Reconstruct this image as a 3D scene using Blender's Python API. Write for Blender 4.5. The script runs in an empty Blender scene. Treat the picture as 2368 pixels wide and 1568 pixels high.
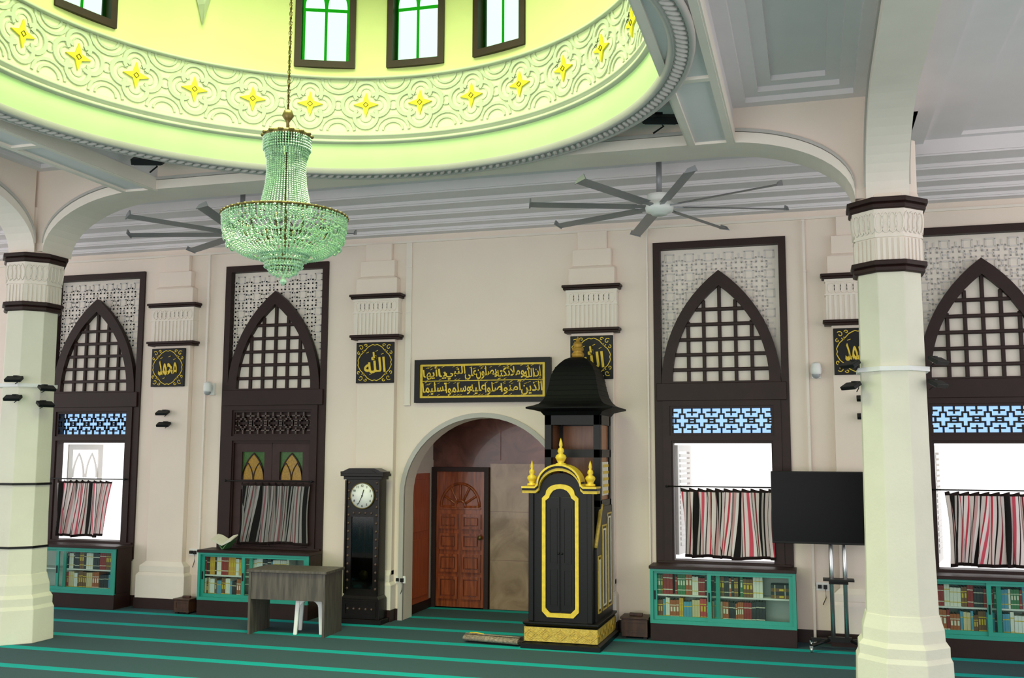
import bpy,bmesh,math,random
from mathutils import Vector,Matrix
random.seed(7)
S=bpy.context.scene;COL=S.collection
try: S.view_settings.view_transform='Standard'
except Exception: pass
pi=math.pi
def lin(h):
    h=h.lstrip('#');o=[]
    for i in (0,2,4):
        c=int(h[i:i+2],16)/255;o.append(c/12.92 if c<=.04045 else ((c+.055)/1.055)**2.4)
    return (o[0],o[1],o[2],1)
MC={}
def mat(name,h,rough=.6,metal=0,var=.08,vs=3.0,bump=0,bs=60,kind=None,h2=None,trans=0,emit=0,coat=0,spec=.5):
    if name in MC:return MC[name]
    m=bpy.data.materials.new(name);m.use_nodes=True;nt=m.node_tree;N=nt.nodes;L=nt.links
    b=N['Principled BSDF'];b.inputs['Roughness'].default_value=rough;b.inputs['Metallic'].default_value=metal
    b.inputs['Specular IOR Level'].default_value=spec
    if trans:b.inputs['Transmission Weight'].default_value=trans
    if coat:b.inputs['Coat Weight'].default_value=coat
    tc=N.new('ShaderNodeTexCoord');mp=N.new('ShaderNodeMapping');L.new(tc.outputs['Object'],mp.inputs[0])
    ns=N.new('ShaderNodeTexNoise');L.new(mp.outputs[0],ns.inputs['Vector']);ns.inputs['Scale'].default_value=vs;ns.inputs['Detail'].default_value=5
    rp=N.new('ShaderNodeValToRGB');L.new(ns.outputs[0],rp.inputs[0])
    c=lin(h)
    if kind in('wood','marble'):
        c2=lin(h2)
        if kind=='wood':mp.inputs['Scale'].default_value=(9,9,.9)
        rp.color_ramp.elements[0].position=.35;rp.color_ramp.elements[1].position=.65
        rp.color_ramp.elements[0].color=c2;rp.color_ramp.elements[1].color=c
        if kind=='marble':
            ns.inputs['Distortion'].default_value=1.5;ns.inputs['Detail'].default_value=10
    else:
        rp.color_ramp.elements[0].position=.3;rp.color_ramp.elements[1].position=.7
        rp.color_ramp.elements[0].color=tuple(x*(1-var) for x in c[:3])+(1,);rp.color_ramp.elements[1].color=tuple(min(1,x*(1+var)) for x in c[:3])+(1,)
    L.new(rp.outputs[0],b.inputs['Base Color'])
    if emit:
        b.inputs['Emission Color'].default_value=c;b.inputs['Emission Strength'].default_value=emit
    if bump:
        n2=N.new('ShaderNodeTexNoise');n2.inputs['Scale'].default_value=bs;L.new(tc.outputs['Object'],n2.inputs['Vector'])
        bp=N.new('ShaderNodeBump');bp.inputs['Strength'].default_value=bump;bp.inputs['Distance'].default_value=.01
        L.new(n2.outputs[0],bp.inputs['Height']);L.new(bp.outputs[0],b.inputs['Normal'])
    MC[name]=m;return m
def tint(name,h):
    m=bpy.data.materials.new(name);m.use_nodes=True;nt=m.node_tree;nt.nodes.clear()
    t=nt.nodes.new('ShaderNodeBsdfTransparent');t.inputs[0].default_value=lin(h)
    g=nt.nodes.new('ShaderNodeBsdfGlossy');g.inputs['Roughness'].default_value=.08
    mx=nt.nodes.new('ShaderNodeMixShader');mx.inputs[0].default_value=.04;o=nt.nodes.new('ShaderNodeOutputMaterial')
    nt.links.new(t.outputs[0],mx.inputs[1]);nt.links.new(g.outputs[0],mx.inputs[2]);nt.links.new(mx.outputs[0],o.inputs[0]);return m

WALL=mat('wall_plaster','#EBDBCE',.8,var=.03,vs=1.2,bump=.08,bs=90)
CREAM=mat('cream_trim','#EADFD4',.7,var=.03,bump=.05)
CEIL=mat('ceiling_paint','#E4DDDF',.8,var=.02,bump=.04)
MOULD=mat('grey_moulding','#B9B3AE',.7,var=.04)
PATT=mat('fret_relief','#D8D0CB',.7,var=.04)
BROWN=mat('brown_paint','#2A1714',.5,var=.15,vs=8,spec=.3)
BROWN2=mat('brown_board','#3A2624',.5,var=.15,vs=8,spec=.3)
COLM=mat('column_plaster','#E0DCCA',.75,var=.04,vs=2.5,bump=.25,bs=35)
BLACK=mat('black_paint','#060607',.4,var=.2,spec=.28)
BLACKR=mat('black_roof_paint','#050506',.6,var=.2,spec=.14)
BLACKM=mat('black_plastic','#0C0D0E',.5,var=.1,spec=.3)
GOLD=mat('gold_paint','#DDBC34',.45,metal=.1,var=.12,vs=20)
GOLD2=mat('gold_relief','#C8AA4A',.45,metal=.25,var=.2,vs=30,bump=.5,bs=80)
DOME=mat('dome_paint','#CDD096',.8,var=.04,vs=2)
DRUM=mat('fascia_paint','#C0DCA2',.8,var=.03)
FRG=mat('frieze_ground','#D4DAB6',.8,var=.03)
FRZ=mat('frieze_relief','#B2B8A4',.7,var=.05)
STAR=mat('star_yellow','#D8C826',.6,var=.05)
TEAL=mat('teal_paint','#1F9484',.45,var=.08)
GREYW=mat('desk_laminate','#635A52',.5,kind='wood',h2='#47403B')
REDW=mat('door_wood','#9C4C24',.25,kind='wood',h2='#6E3014',coat=.3)
REDP=mat('panel_wood','#BE5A32',.35,kind='wood',h2='#A84A24')
DKW=mat('clock_wood','#120B0A',.35,var=.2,spec=.35)
MARB=mat('marble_brown','#A68A70',.22,kind='marble',h2='#836850',vs=2.5,coat=.4)
MARD=mat('marble_dark','#70443A',.22,kind='marble',h2='#4C2A24',vs=2.5,coat=.4)
WHITE=mat('white_plastic','#E8E8E6',.4,var=.03)
CHROME=mat('chrome','#C8CACC',.22,metal=.9,var=.03)
BRASS=mat('brass','#6E5F34',.4,metal=.6,var=.2)
CRYS=mat('crystal','#B4DEB8',.12,var=.3,vs=60,trans=.2,coat=1)
FANM=mat('fan_grey','#8B8C90',.4,metal=.3,var=.05)
SCREEN=mat('tv_screen','#040507',.3,var=.05,spec=.1)
DIAL=mat('dial_white','#ECECE8',.4,var=.02)
AMBER=mat('amber_glass','#94701E',.3,var=.3,vs=40,emit=.1)
GREENG=mat('green_glass','#2C5A18',.3,var=.3,vs=40,emit=.05)
AMBW=mat('amber_panel','#A0602A',.3,kind='wood',h2='#824A1A')
PAPER=mat('paper','#E6E0CE',.8)
BLUEG=tint('blue_glass','#B8D2EE');CLEAR=tint('clear_glass','#F2F8F5');GRNG=tint('green_pane','#DFFFE8');GRNE=tint('green_edge','#10B848')
def carpet():
    m=bpy.data.materials.new('carpet');m.use_nodes=True;nt=m.node_tree;N=nt.nodes;L=nt.links;b=N['Principled BSDF'];b.inputs['Roughness'].default_value=.95;b.inputs['Specular IOR Level'].default_value=.2
    tc=N.new('ShaderNodeTexCoord');sp=N.new('ShaderNodeSeparateXYZ');L.new(tc.outputs['Object'],sp.inputs[0])
    def ma(op,a,v):
        n=N.new('ShaderNodeMath');n.operation=op;L.new(a,n.inputs[0]);n.inputs[1].default_value=v;return n.outputs[0]
    f=ma('FRACT',ma('DIVIDE',ma('SUBTRACT',sp.outputs[1],8.32),.79),0);s=ma('LESS_THAN',f,.19)
    no=N.new('ShaderNodeTexNoise');no.inputs['Scale'].default_value=220;L.new(tc.outputs['Object'],no.inputs['Vector'])
    r1=N.new('ShaderNodeValToRGB');r1.color_ramp.elements[0].color=lin('#22343A');r1.color_ramp.elements[1].color=lin('#4C6670');L.new(no.outputs[0],r1.inputs[0])
    r1.color_ramp.elements[0].position=.3;r1.color_ramp.elements[1].position=.7
    mx=N.new('ShaderNodeMix');mx.data_type='RGBA';L.new(s,mx.inputs[0]);L.new(r1.outputs[0],mx.inputs[6]);mx.inputs[7].default_value=lin('#109E9E')
    L.new(mx.outputs[2],b.inputs['Base Color'])
    bp=N.new('ShaderNodeBump');bp.inputs['Strength'].default_value=.4;L.new(no.outputs[0],bp.inputs['Height']);L.new(bp.outputs[0],b.inputs['Normal']);return m
CARPET=carpet()
def curtain_mat(name,k):
    m=bpy.data.materials.new(name);m.use_nodes=True;nt=m.node_tree;N=nt.nodes;L=nt.links;b=N['Principled BSDF'];b.inputs['Roughness'].default_value=.85
    tc=N.new('ShaderNodeTexCoord');sp=N.new('ShaderNodeSeparateXYZ');L.new(tc.outputs['UV'],sp.inputs[0])
    f=N.new('ShaderNodeMath');f.operation='FRACT';L.new(sp.outputs[0],f.inputs[0])
    r=N.new('ShaderNodeValToRGB');r.color_ramp.interpolation='CONSTANT';L.new(f.outputs[0],r.inputs[0])
    seq=[(0,'#1A1414'),(.13,'#C9C2BE'),(.17,'#1F1717'),(.2,'#E6DEDC'),(.27,'#C23A4C'),(.30,'#F0E6E6'),(.36,'#E0647A'),(.42,'#F2EAEA'),(.47,'#3A2426'),(.49,'#EDE4E2'),(.56,'#D24458'),(.60,'#EFE6E6'),(.66,'#1E1616'),(.68,'#DDD4D0'),(.74,'#8F2432'),(.77,'#E9E0DC'),(.86,'#2A2020'),(.88,'#D9B0B0'),(.94,'#EDE6E4')]
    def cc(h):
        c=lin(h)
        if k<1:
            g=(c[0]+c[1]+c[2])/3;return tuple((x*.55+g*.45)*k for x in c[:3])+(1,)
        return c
    e=r.color_ramp.elements;e[0].position=0;e[0].color=cc(seq[0][1]);e[1].position=seq[1][0];e[1].color=cc(seq[1][1])
    for p,c in seq[2:]:
        x=e.new(p);x.color=cc(c)
    g=N.new('ShaderNodeMath');g.operation='SUBTRACT';L.new(sp.outputs[1],g.inputs[0]);g.inputs[1].default_value=.5
    a=N.new('ShaderNodeMath');a.operation='ABSOLUTE';L.new(g.outputs[0],a.inputs[0])
    c=N.new('ShaderNodeMath');c.operation='GREATER_THAN';L.new(a.outputs[0],c.inputs[0]);c.inputs[1].default_value=.455
    mx=N.new('ShaderNodeMix');mx.data_type='RGBA';L.new(c.outputs[0],mx.inputs[0]);L.new(r.outputs[0],mx.inputs[6]);mx.inputs[7].default_value=lin('#2A1A1A')
    L.new(mx.outputs[2],b.inputs['Base Color'])
    tr=N.new('ShaderNodeBsdfTranslucent');L.new(mx.outputs[2],tr.inputs[0]);ms=N.new('ShaderNodeMixShader');ms.inputs[0].default_value=.35
    L.new(b.outputs[0],ms.inputs[1]);L.new(tr.outputs[0],ms.inputs[2]);L.new(ms.outputs[0],N['Material Output'].inputs[0]);return m
CURT=curtain_mat('curtain_cloth',1);CURT_SHADE=curtain_mat('curtain_cloth_shaded',.5)  # second one is the same cloth with shadow painted into its stripe colours

def tmpmesh(cu):
    ob=bpy.data.objects.new('tmp',cu);COL.objects.link(ob);bpy.context.view_layer.update()
    dg=bpy.context.evaluated_depsgraph_get();me=bpy.data.meshes.new_from_object(ob.evaluated_get(dg))
    vs=[tuple(v.co) for v in me.vertices];fs=[tuple(p.vertices) for p in me.polygons]
    bpy.data.objects.remove(ob);bpy.data.curves.remove(cu);bpy.data.meshes.remove(me);return vs,fs
class MB:
    def __init__(s):s.v=[];s.f=[];s.m=[];s.s=[];s.M=None
    def add(s,vs,fs,mi=0,sm=False):
        o=len(s.v)
        if s.M is not None:vs=[tuple(s.M@Vector(v)) for v in vs]
        s.v+=vs
        for f in fs:s.f.append(tuple(i+o for i in f));s.m.append(mi);s.s.append(sm)
    def box(s,x0,x1,y0,y1,z0,z1,mi=0):
        s.add([(x,y,z) for z in(z0,z1) for y in(y0,y1) for x in(x0,x1)],[(0,1,3,2),(4,6,7,5),(0,4,5,1),(2,3,7,6),(0,2,6,4),(1,5,7,3)],mi)
    def frus(s,a,b,z0,z1,mi=0):# a,b=(x0,x1,y0,y1)
        s.add([(a[0],a[2],z0),(a[1],a[2],z0),(a[0],a[3],z0),(a[1],a[3],z0),(b[0],b[2],z1),(b[1],b[2],z1),(b[0],b[3],z1),(b[1],b[3],z1)],[(0,1,3,2),(4,6,7,5),(0,4,5,1),(2,3,7,6),(0,2,6,4),(1,5,7,3)],mi)
    def lathe(s,prof,n=24,mi=0,c=(0,0),rot=0,sm=True,cap=True):
        vs=[];fs=[];k=len(prof)
        for i in range(n):
            a=rot+2*pi*i/n
            for r,z in prof:vs.append((c[0]+r*math.cos(a),c[1]+r*math.sin(a),z))
        for i in range(n):
            j=(i+1)%n
            for q in range(k-1):fs.append((i*k+q,j*k+q,j*k+q+1,i*k+q+1))
        if cap:
            if prof[0][0]>1e-4:fs.append(tuple(i*k for i in range(n)))
            if prof[-1][0]>1e-4:fs.append(tuple(i*k+k-1 for i in range(n)))
        s.add(vs,fs,mi,sm)
    def prism(s,poly,a0,a1,ax='y',mi=0):
        n=len(poly)
        def P(u,w,a):return (u,a,w) if ax=='y' else ((a,u,w) if ax=='x' else (u,w,a))
        vs=[P(u,w,a0) for u,w in poly]+[P(u,w,a1) for u,w in poly]
        s.add(vs,[tuple(range(n)),tuple(range(n,2*n))]+[(i,(i+1)%n,n+(i+1)%n,n+i) for i in range(n)],mi)
    def tube(s,pts,r,n=8,mi=0,sm=True):
        pts=[Vector(p) for p in pts];vs=[];fs=[];K=len(pts)
        for i,p in enumerate(pts):
            d=(pts[min(i+1,K-1)]-pts[max(i-1,0)]).normalized()
            u=d.cross(Vector((0,0,1)))
            if u.length<.01:u=d.cross(Vector((0,1,0)))
            u.normalize();w=d.cross(u)
            rr=r[i] if isinstance(r,(list,tuple)) else r
            for j in range(n):
                a=2*pi*j/n;q=p+u*(rr*math.cos(a))+w*(rr*math.sin(a));vs.append(tuple(q))
        for i in range(K-1):
            for j in range(n):fs.append((i*n+j,i*n+(j+1)%n,(i+1)*n+(j+1)%n,(i+1)*n+j))
        fs+=[tuple(range(n)),tuple(range((K-1)*n,K*n))];s.add(vs,fs,mi,sm)
    def plate(s,loops,a0,a1,ax='y',mi=0):
        cu=bpy.data.curves.new('t','CURVE');cu.dimensions='2D';cu.fill_mode='BOTH';cu.extrude=.5
        for l in loops:
            sp=cu.splines.new('POLY');sp.points.add(len(l)-1);sp.use_cyclic_u=True
            for p,q in zip(sp.points,l):p.co=(q[0],q[1],0,1)
        vs,fs=tmpmesh(cu)
        T=lambda z:a0+(z+.5)*(a1-a0)
        if ax=='y':vs=[(x,T(z),y) for x,y,z in vs]
        elif ax=='z':vs=[(x,y,T(z)) for x,y,z in vs]
        else:vs=[(T(z),x,y) for x,y,z in vs]
        s.add(vs,fs,mi)
    def strip(s,pts,w,f,d,mi=0,closed=False):
        n=len(pts);vs=[];fs=[]
        for i,(u,v) in enumerate(pts):
            if closed:a=pts[i-1];b=pts[(i+1)%n]
            else:a=pts[max(i-1,0)];b=pts[min(i+1,n-1)]
            dx,dy=b[0]-a[0],b[1]-a[1];l=math.hypot(dx,dy) or 1
            ww=w[i] if isinstance(w,(list,tuple)) else w
            nx,ny=-dy/l*ww/2,dx/l*ww/2
            vs+=[f(u+nx,v+ny,0),f(u+nx*.8,v+ny*.8,d),f(u-nx*.8,v-ny*.8,d),f(u-nx,v-ny,0)]
        for i in range(n if closed else n-1):
            j=(i+1)%n
            for q in range(3):fs.append((4*i+q,4*i+q+1,4*j+q+1,4*j+q))
        s.add(vs,fs,mi)
    def text(s,t,cx,cz,w,h,y0,y1,mi=0,off=0,keep=False,rot=0):
        cu=bpy.data.curves.new('t','FONT');cu.body=t;cu.size=1;cu.extrude=.5;cu.fill_mode='BOTH';cu.offset=off
        cu.resolution_u=4
        vs,fs=tmpmesh(cu)
        if not vs:return
        xs=[v[0] for v in vs];ys=[v[1] for v in vs];a,b,c,d=min(xs),max(xs),min(ys),max(ys)
        sx=w/(b-a+1e-6);sy=h/(d-c+1e-6)
        if keep:sx=sy=min(sx,sy)
        cr_,sr_=math.cos(rot),math.sin(rot);o=[]
        for x,y,z in vs:
            u=(x-(a+b)/2)*sx;v=(y-(c+d)/2)*sy;o.append((cx+u*cr_-v*sr_,y0+(z+.5)*(y1-y0),cz+u*sr_+v*cr_))
        s.add(o,fs,mi)
    def ell(s,c,r,n=8,m=5,mi=0):
        vs=[];fs=[]
        for i in range(m+1):
            p=-pi/2+pi*i/m
            for j in range(n):
                a=2*pi*j/n;vs.append((c[0]+r[0]*math.cos(p)*math.cos(a),c[1]+r[1]*math.cos(p)*math.sin(a),c[2]+r[2]*math.sin(p)))
        for i in range(m):
            for j in range(n):fs.append((i*n+j,i*n+(j+1)%n,(i+1)*n+(j+1)%n,(i+1)*n+j))
        s.add(vs,fs,mi,True)
    def octa(s,c,r,mi=0):
        x,y,z=c;s.add([(x+r,y,z),(x,y+r,z),(x-r,y,z),(x,y-r,z),(x,y,z+r*1.15),(x,y,z-r*1.15)],[(0,1,4),(1,2,4),(2,3,4),(3,0,4),(1,0,5),(2,1,5),(3,2,5),(0,3,5)],mi)
    def mesh(s,name,mats,off=(0,0,0)):
        me=bpy.data.meshes.new(name);me.from_pydata([(v[0]-off[0],v[1]-off[1],v[2]-off[2]) for v in s.v],[],s.f)
        for m in mats:me.materials.append(m)
        me.polygons.foreach_set('material_index',s.m);me.polygons.foreach_set('use_smooth',s.s)
        bm=bmesh.new();bm.from_mesh(me);bmesh.ops.recalc_face_normals(bm,faces=bm.faces);bm.to_mesh(me);bm.free();me.update();return me
def _o(name,me,bevel=0):
    o=bpy.data.objects.new(name,me);COL.objects.link(o)
    if bevel:
        b=o.modifiers.new('b','BEVEL');b.width=bevel;b.segments=2;b.limit_method='ANGLE';b.angle_limit=.7
    return o
def tag(o,label,cat,kind=None,group=None):
    if label:o['label']=label
    if cat:o['category']=cat
    if kind:o['kind']=kind
    if group:o['group']=group
def root(name,loc,label,cat,kind=None,group=None,rz=0):
    o=bpy.data.objects.new(name,None);COL.objects.link(o);o.location=loc;o.rotation_euler=(0,0,rz);o.empty_display_size=.1;tag(o,label,cat,kind,group);return o
def part(mb,name,mats,parent,label=None,bevel=0,w=False,kind=None):
    o=_o(name,mb.mesh(name,mats,tuple(parent.location) if w else (0,0,0)),bevel);o.parent=parent
    if label:o['label']=label
    if kind:o['kind']=kind
    return o
def solo(mb,name,mats,loc,label,cat,kind=None,group=None,bevel=0,w=False,rz=0):
    o=_o(name,mb.mesh(name,mats,loc if w else (0,0,0)),bevel);o.location=loc;o.rotation_euler=(0,0,rz);tag(o,label,cat,kind,group);return o
def copytree(r,loc,label=None,rz=None,skip=()):
    n=r.copy();COL.objects.link(n);n.location=loc
    if rz is not None:n.rotation_euler=(0,0,rz)
    if label:n['label']=label
    def rec(a,b):
        for ch in list(a.children):
            if ch.name.split('.')[0] in skip:continue
            c=ch.copy();COL.objects.link(c);c.parent=b;rec(ch,c)
    rec(r,n);return n
def struct(mb,name,mats,label,bevel=0):
    return solo(mb,name,mats,(0,0,0),label,None,kind='structure',bevel=bevel)
def rect(x0,x1,z0,z1):return [(x0,z0),(x1,z0),(x1,z1),(x0,z1)]
def circ(cx,cy,r,n=96):return [(cx+r*math.cos(2*pi*i/n),cy+r*math.sin(2*pi*i/n)) for i in range(n)]

H=2.1;D=12.07;YC=9.556;X0=-3.965
WX=[X0-5.825,X0-2.954,X0+2.954,X0+5.825]
PX=[X0-4.5,X0-1.43,X0+1.43,X0+4.5]
# ---------------- floor / walls
mb=MB();mb.box(-15,7,-5,13.6,-.1,0);struct(mb,'floor',[CARPET],'dark green carpet with bright teal prayer-row stripes')
def niche(hw,zs,rz,n=28):
    L=[(X0-hw,0)]
    for i in range(n+1):
        a=pi-pi*i/n;L.append((X0+hw*math.cos(a),zs+rz*math.sin(a)))
    L.append((X0+hw,0));return L
outer=[(-15,0)]+niche(1.04,1.55,.99)+[(7,0),(7,5.7),(-15,5.7)]
mb=MB();mb.plate([outer]+[rect(x-.74,x+.74,.6,4.61) for x in WX],D,D+.3)
struct(mb,'wall_back',[WALL],'cream pink plaster wall pierced by tall windows and an arched niche')
mb=MB()
a=niche(1.10,1.55,1.05);b=niche(1.04,1.55,.99)
mb.plate([a+b[::-1]],D-.03,D+.01)
struct(mb,'trim_1',[MOULD],'thin moulded edge around the arched niche')
mb=MB()
x0,x1=X0-1.12,X0+1.12
mb.box(x0,x1,13.3,13.4,0,2.75,1);mb.box(x0,-3.2-.9,13.28,13.3,2.0,2.75,1)
mb.box(-4.24,x1,13.27,13.3,0,1.95,0)
for zz in (.65,1.3):mb.box(-4.24,x1,13.268,13.272,zz,zz+.004,1)
mb.box(-3.70,-3.696,13.268,13.272,0,1.95,1)
mb.box(x0-.05,x0,D+.3,13.4,0,2.75,2);mb.box(x1,x1+.05,D+.3,13.4,0,2.75,1);mb.box(x0,x1,D+.3,13.4,2.7,2.8,1)
struct(mb,'wall_niche',[MARB,MARD,CREAM],'prayer niche lined in reddish brown marble')
mb=MB();mb.box(x0,x0+.03,12.42,13.1,.12,1.82);mb.box(x0+.03,x0+.04,12.5,13.02,.2,.95);mb.box(x0+.03,x0+.04,12.5,13.02,1.05,1.74)
struct(mb,'trim_2',[REDP],'orange red wooden wainscot panel inside the niche',.004)
mb=MB()
segs=[(-15,PX[0]-.45),(PX[0]-.45,PX[1]-.35),(PX[1]-.35,X0-1.1),(X0+1.1,PX[2]+.35),(PX[2]+.35,7)]
for p,q in segs:mb.box(p,q,D-.03,D,0,.14)
mb.box(x0+.0,x0+.02,D+.3,13.28,0,.12)
struct(mb,'baseboard_back',[BROWN],'dark brown painted skirting board')
# ------------- door in niche
r=root('door_1',(-4.66,13.27,0),'polished reddish wooden panelled door with fan light carving',None,'structure')
mb=MB();mb.plate([rect(-.41,.41,0,1.9),rect(-.35,.35,.0,1.84)],-.06,.02);part(mb,'door_frame',[BROWN],r,'dark brown door frame',.004)
mb=MB();mb.box(-.35,.35,-.03,.01,0.01,1.84)
for cx in(-.165,.165):
    for z0,z1 in((.12,.42),(.48,.72),(.78,1.0),(1.06,1.26)):
        mb.plate([rect(cx-.14,cx+.14,z0,z1),rect(cx-.105,cx+.105,z0+.035,z1-.035)],-.065,-.03);mb.frus((cx-.09,cx+.09,-.06,-.03),(cx-.09,cx+.09,-.06,-.03),z0+.05,z1-.05)
for k in range(7):
    a0=pi*k/6;mb.tube([(.06*math.cos(a0),-.035,1.36+.06*math.sin(a0)),(.27*math.cos(a0),-.035,1.36+.3*math.sin(a0))],.018,6)
for rr in(.08,.3):mb.tube([(rr*.93*math.cos(pi*i/16),-.035,1.36+rr*1.05*math.sin(pi*i/16)) for i in range(17)],.022,6)
mb.box(-.3,.3,-.055,-.03,1.325,1.35)
dl=part(mb,'door_leaf',[REDW],r,None,.003)
mb=MB();mb.M=Matrix.Translation((.3,-.06,.95))@Matrix.Rotation(pi/2,4,'X');mb.lathe([(.012,-.04),(.012,.0),(.028,.01),(.032,.03),(.02,.045),(0,.048)],12);part(mb,'door_knob',[BRASS],r)

# ------------- windows
def pw(z,hw,h,z0=2.91):
    a=(h*h-hw*hw)/(2*hw);R=a+hw;t=z-z0
    return math.sqrt(max(0,R*R-t*t))-a if t<h else 0
def parch(hw,h,z0=2.91,n=14):
    L=[(-pw(z0+h*i/n,hw,h,z0),z0+h*i/n) for i in range(n)]
    return [(x,z) for x,z in L]+[(0,z0+h)]+[(-x,z) for x,z in L[::-1]]
def plus(mb,cx,cz,a,h,t,y0,y1,mi=0):
    P=[(h,a),(h,h),(a,h),(a,-h),(h,-h),(h,-a),(-h,-a),(-h,-h),(-a,-h),(-a,h),(-h,h),(-h,a)]
    for i in range(12):
        q=P[i];w=P[(i+1)%12]
        ax,bx=sorted((q[0],w[0]));az,bz=sorted((q[1],w[1]))
        mb.box(cx+ax-t/2,cx+bx+t/2,y0,y1,cz+az-t/2,cz+bz+t/2,mi)
def sqring(mb,cx,cz,s,t,y0,y1,mi=0):
    for (i0,i1,k0,k1) in((-s-t/2,s+t/2,s-t/2,s+t/2),(-s-t/2,s+t/2,-s-t/2,-s+t/2),(s-t/2,s+t/2,-s,s),(-s-t/2,-s+t/2,-s,s)):
        mb.box(cx+i0,cx+i1,y0,y1,cz+k0,cz+k1,mi)
def fret(mb,xs,zs,p,arm,hw,t,y0,y1,mi=0,test=None):
    for cx in xs:
        for cz in zs:
            if test and not test(cx,cz):continue
            a,h=arm,hw
            plus(mb,cx,cz,a,h,t,y0,y1,mi)
            mb.box(cx+a,cx+p-a,y0,y1,cz-t/2,cz+t/2,mi);mb.box(cx-t/2,cx+t/2,y0,y1,cz+a,cz+p-a,mi)
            sqring(mb,cx+p/2,cz+p/2,p*.2,t,y0,y1,mi)
def make_window(n,cx,closed=False,leaf=0):
    r=root('window_%d'%n,(cx,D,0),('closed' if closed else 'open')+' tall dark brown window with pointed arch grille and fretwork transom',None,'structure')
    mb=MB();mb.plate([rect(-.78,.78,.62,4.645),rect(-.695,.695,2.88,4.56),rect(-.57,.57,2.34,2.63),rect(-.565,.565,.86,2.22)],-.03,.1)
    mb.plate([rect(-.68,.68,.62,2.75),rect(-.6,.6,2.31,2.66),rect(-.585,.585,.86,2.25)],-.05,-.03)
    part(mb,'frame',[BROWN],r,None,.006)
    mb=MB();mb.plate([parch(.69,1.365),parch(.56,1.14,2.95)],-.045,.03);mb.box(-.75,.75,-.06,-.03,2.72,2.93);part(mb,'arch_frame',[BROWN],r,None,.006)
    mb=MB();mb.box(-.72,.72,.07,.1,2.85,4.6);part(mb,'spandrel_panel',[CREAM],r)
    mb=MB()
    p=.235;fret(mb,[-.705+p*i for i in range(7)],[2.93+p*j for j in range(8)],p,.085,.034,.020,.062,.07,0,lambda a,z:-.72<a<.62 and z<4.5 and not (abs(a+.1)<pw(z+.1,.69,1.365)-.25))
    part(mb,'fretwork_relief',[PATT],r,'pale grey interlocking cross relief')
    mb=MB();mb.plate([parch(.58,1.17,2.93)],.03,.054);part(mb,'arch_pane',[CREAM],r,'cream panes behind the grille')
    mb=MB()
    for x in(-.37,-.185,0,.185,.37):
        z=2.92
        while pw(z,.58,1.17)>abs(x) and z<4.08:z+=.01
        mb.box(x-.021,x+.021,-.01,.031,2.9,z)
    for z in(3.09,3.27,3.45,3.63,3.81):
        w=pw(z,.6,1.17);mb.box(-w,w,-.015,.031,z-.021,z+.021)
    part(mb,'grille',[BROWN],r,None,.008)
    mb=MB();p=.228;zc=2.485;t=.019;y0,y1=-.005,.02
    for i in range(5):
        c=-.456+p*i;plus(mb,c,zc,.078,.03,t,y0,y1)
        mb.box(c-t/2,c+t/2,y0,y1,zc+.078,2.64);mb.box(c-t/2,c+t/2,y0,y1,2.33,zc-.078)
        mb.box(c+.078,c+p-.078,y0,y1,zc-t/2,zc+t/2)
        for s in(-1,1):
            q=zc+s*.098
            for e in(-1,1):
                a_,b_=sorted((c+e*.055,c+e*p/2));mb.box(a_,b_,y0,y1,q-t/2,q+t/2)
    for i in range(6):
        c=-.57+p*i
        for s in(-1,1):
            q0,q1=sorted((zc+s*.06,zc+s*.15));mb.box(c-t/2,c+t/2,y0,y1,q0,q1)
        sqring(mb,c,zc,.032,t,y0,y1)
    part(mb,'transom_fretwork',[BLACKM if not closed else mat('fret_brown','#5A4A46',.6)],r,'dark fretwork')
    mb=MB();mb.box(-.58,.58,.03,.036,2.32,2.65);part(mb,'transom_glass',[BLUEG if not closed else BROWN],r,'pale blue glass' if not closed else 'dark board')
    if closed:
        mb=MB()
        for s in(-1,1):
            c=s*.285;mb.plate([rect(c-.28,c+.28,.86,2.22),rect(c-.17,c+.17,1.73,2.1),rect(c-.17,c+.17,1.0,1.6)],.0,.05);mb.box(c-.18,c+.18,.02,.045,.98,1.62)
        part(mb,'casement',[BROWN2],r,'closed brown casement leaves',.005)
        mb=MB()
        for s in(-1,1):
            c=s*.285;mb.box(c-.175,c+.175,.03,.045,1.72,2.11,0)
            L=[(c+x,z) for x,z in parch(.168,.36,1.73,10)];L2=[(c+x,z) for x,z in parch(.152,.338,1.73,10)]
            mb.plate([L2],.022,.032,mi=1);mb.plate([L,L2],.012,.032,mi=2)
            for q in(-1,1):
                A=[(c+q*.085+x,z) for x,z in parch(.088,.23,1.73,8)];B=[(c+q*.085+x,z) for x,z in parch(.076,.214,1.73,8)]
                mb.plate([A,B],.012,.024,mi=2)
        part(mb,'stained_glass',[GREENG,AMBER,BROWN],r,'green and amber lancet glass')
    else:
        mb=MB()
        mb.M=Matrix.Translation((-.56,.2,0))@Matrix.Rotation(math.radians(62 if leaf==0 else 78),4,'Z')
        mb.plate([rect(0,.5,.9,2.2),rect(.06,.44,1.7,2.12)],-.02,.02)
        if leaf==0:
            for q in(.155,.345):
                o=[(q+x,z) for x,z in parch(.09,.36,1.72,8)];i=[(q+x,z) for x,z in parch(.07,.33,1.72,8)];mb.plate([o,i],-.015,.015)
        zz=.98 if leaf==0 else 1.0
        for k in range(11 if leaf==0 else 18):mb.box(.07,.43,-.028,.0,zz+k*.062,zz+.04+k*.062)
        part(mb,'casement',[WHITE],r,'white casement leaf swung open outward',.003)
    mb=MB();mb.box(-.76,.76,-.06,.28,.6,.85);part(mb,'sill',[BROWN],r,None,.005)
    return r
make_window(1,WX[0]);make_window(2,WX[1],True)
w3=make_window(3,WX[2],leaf=1)
w4=copytree(w3,(WX[3],D,0));w4.name='window_4'

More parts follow.
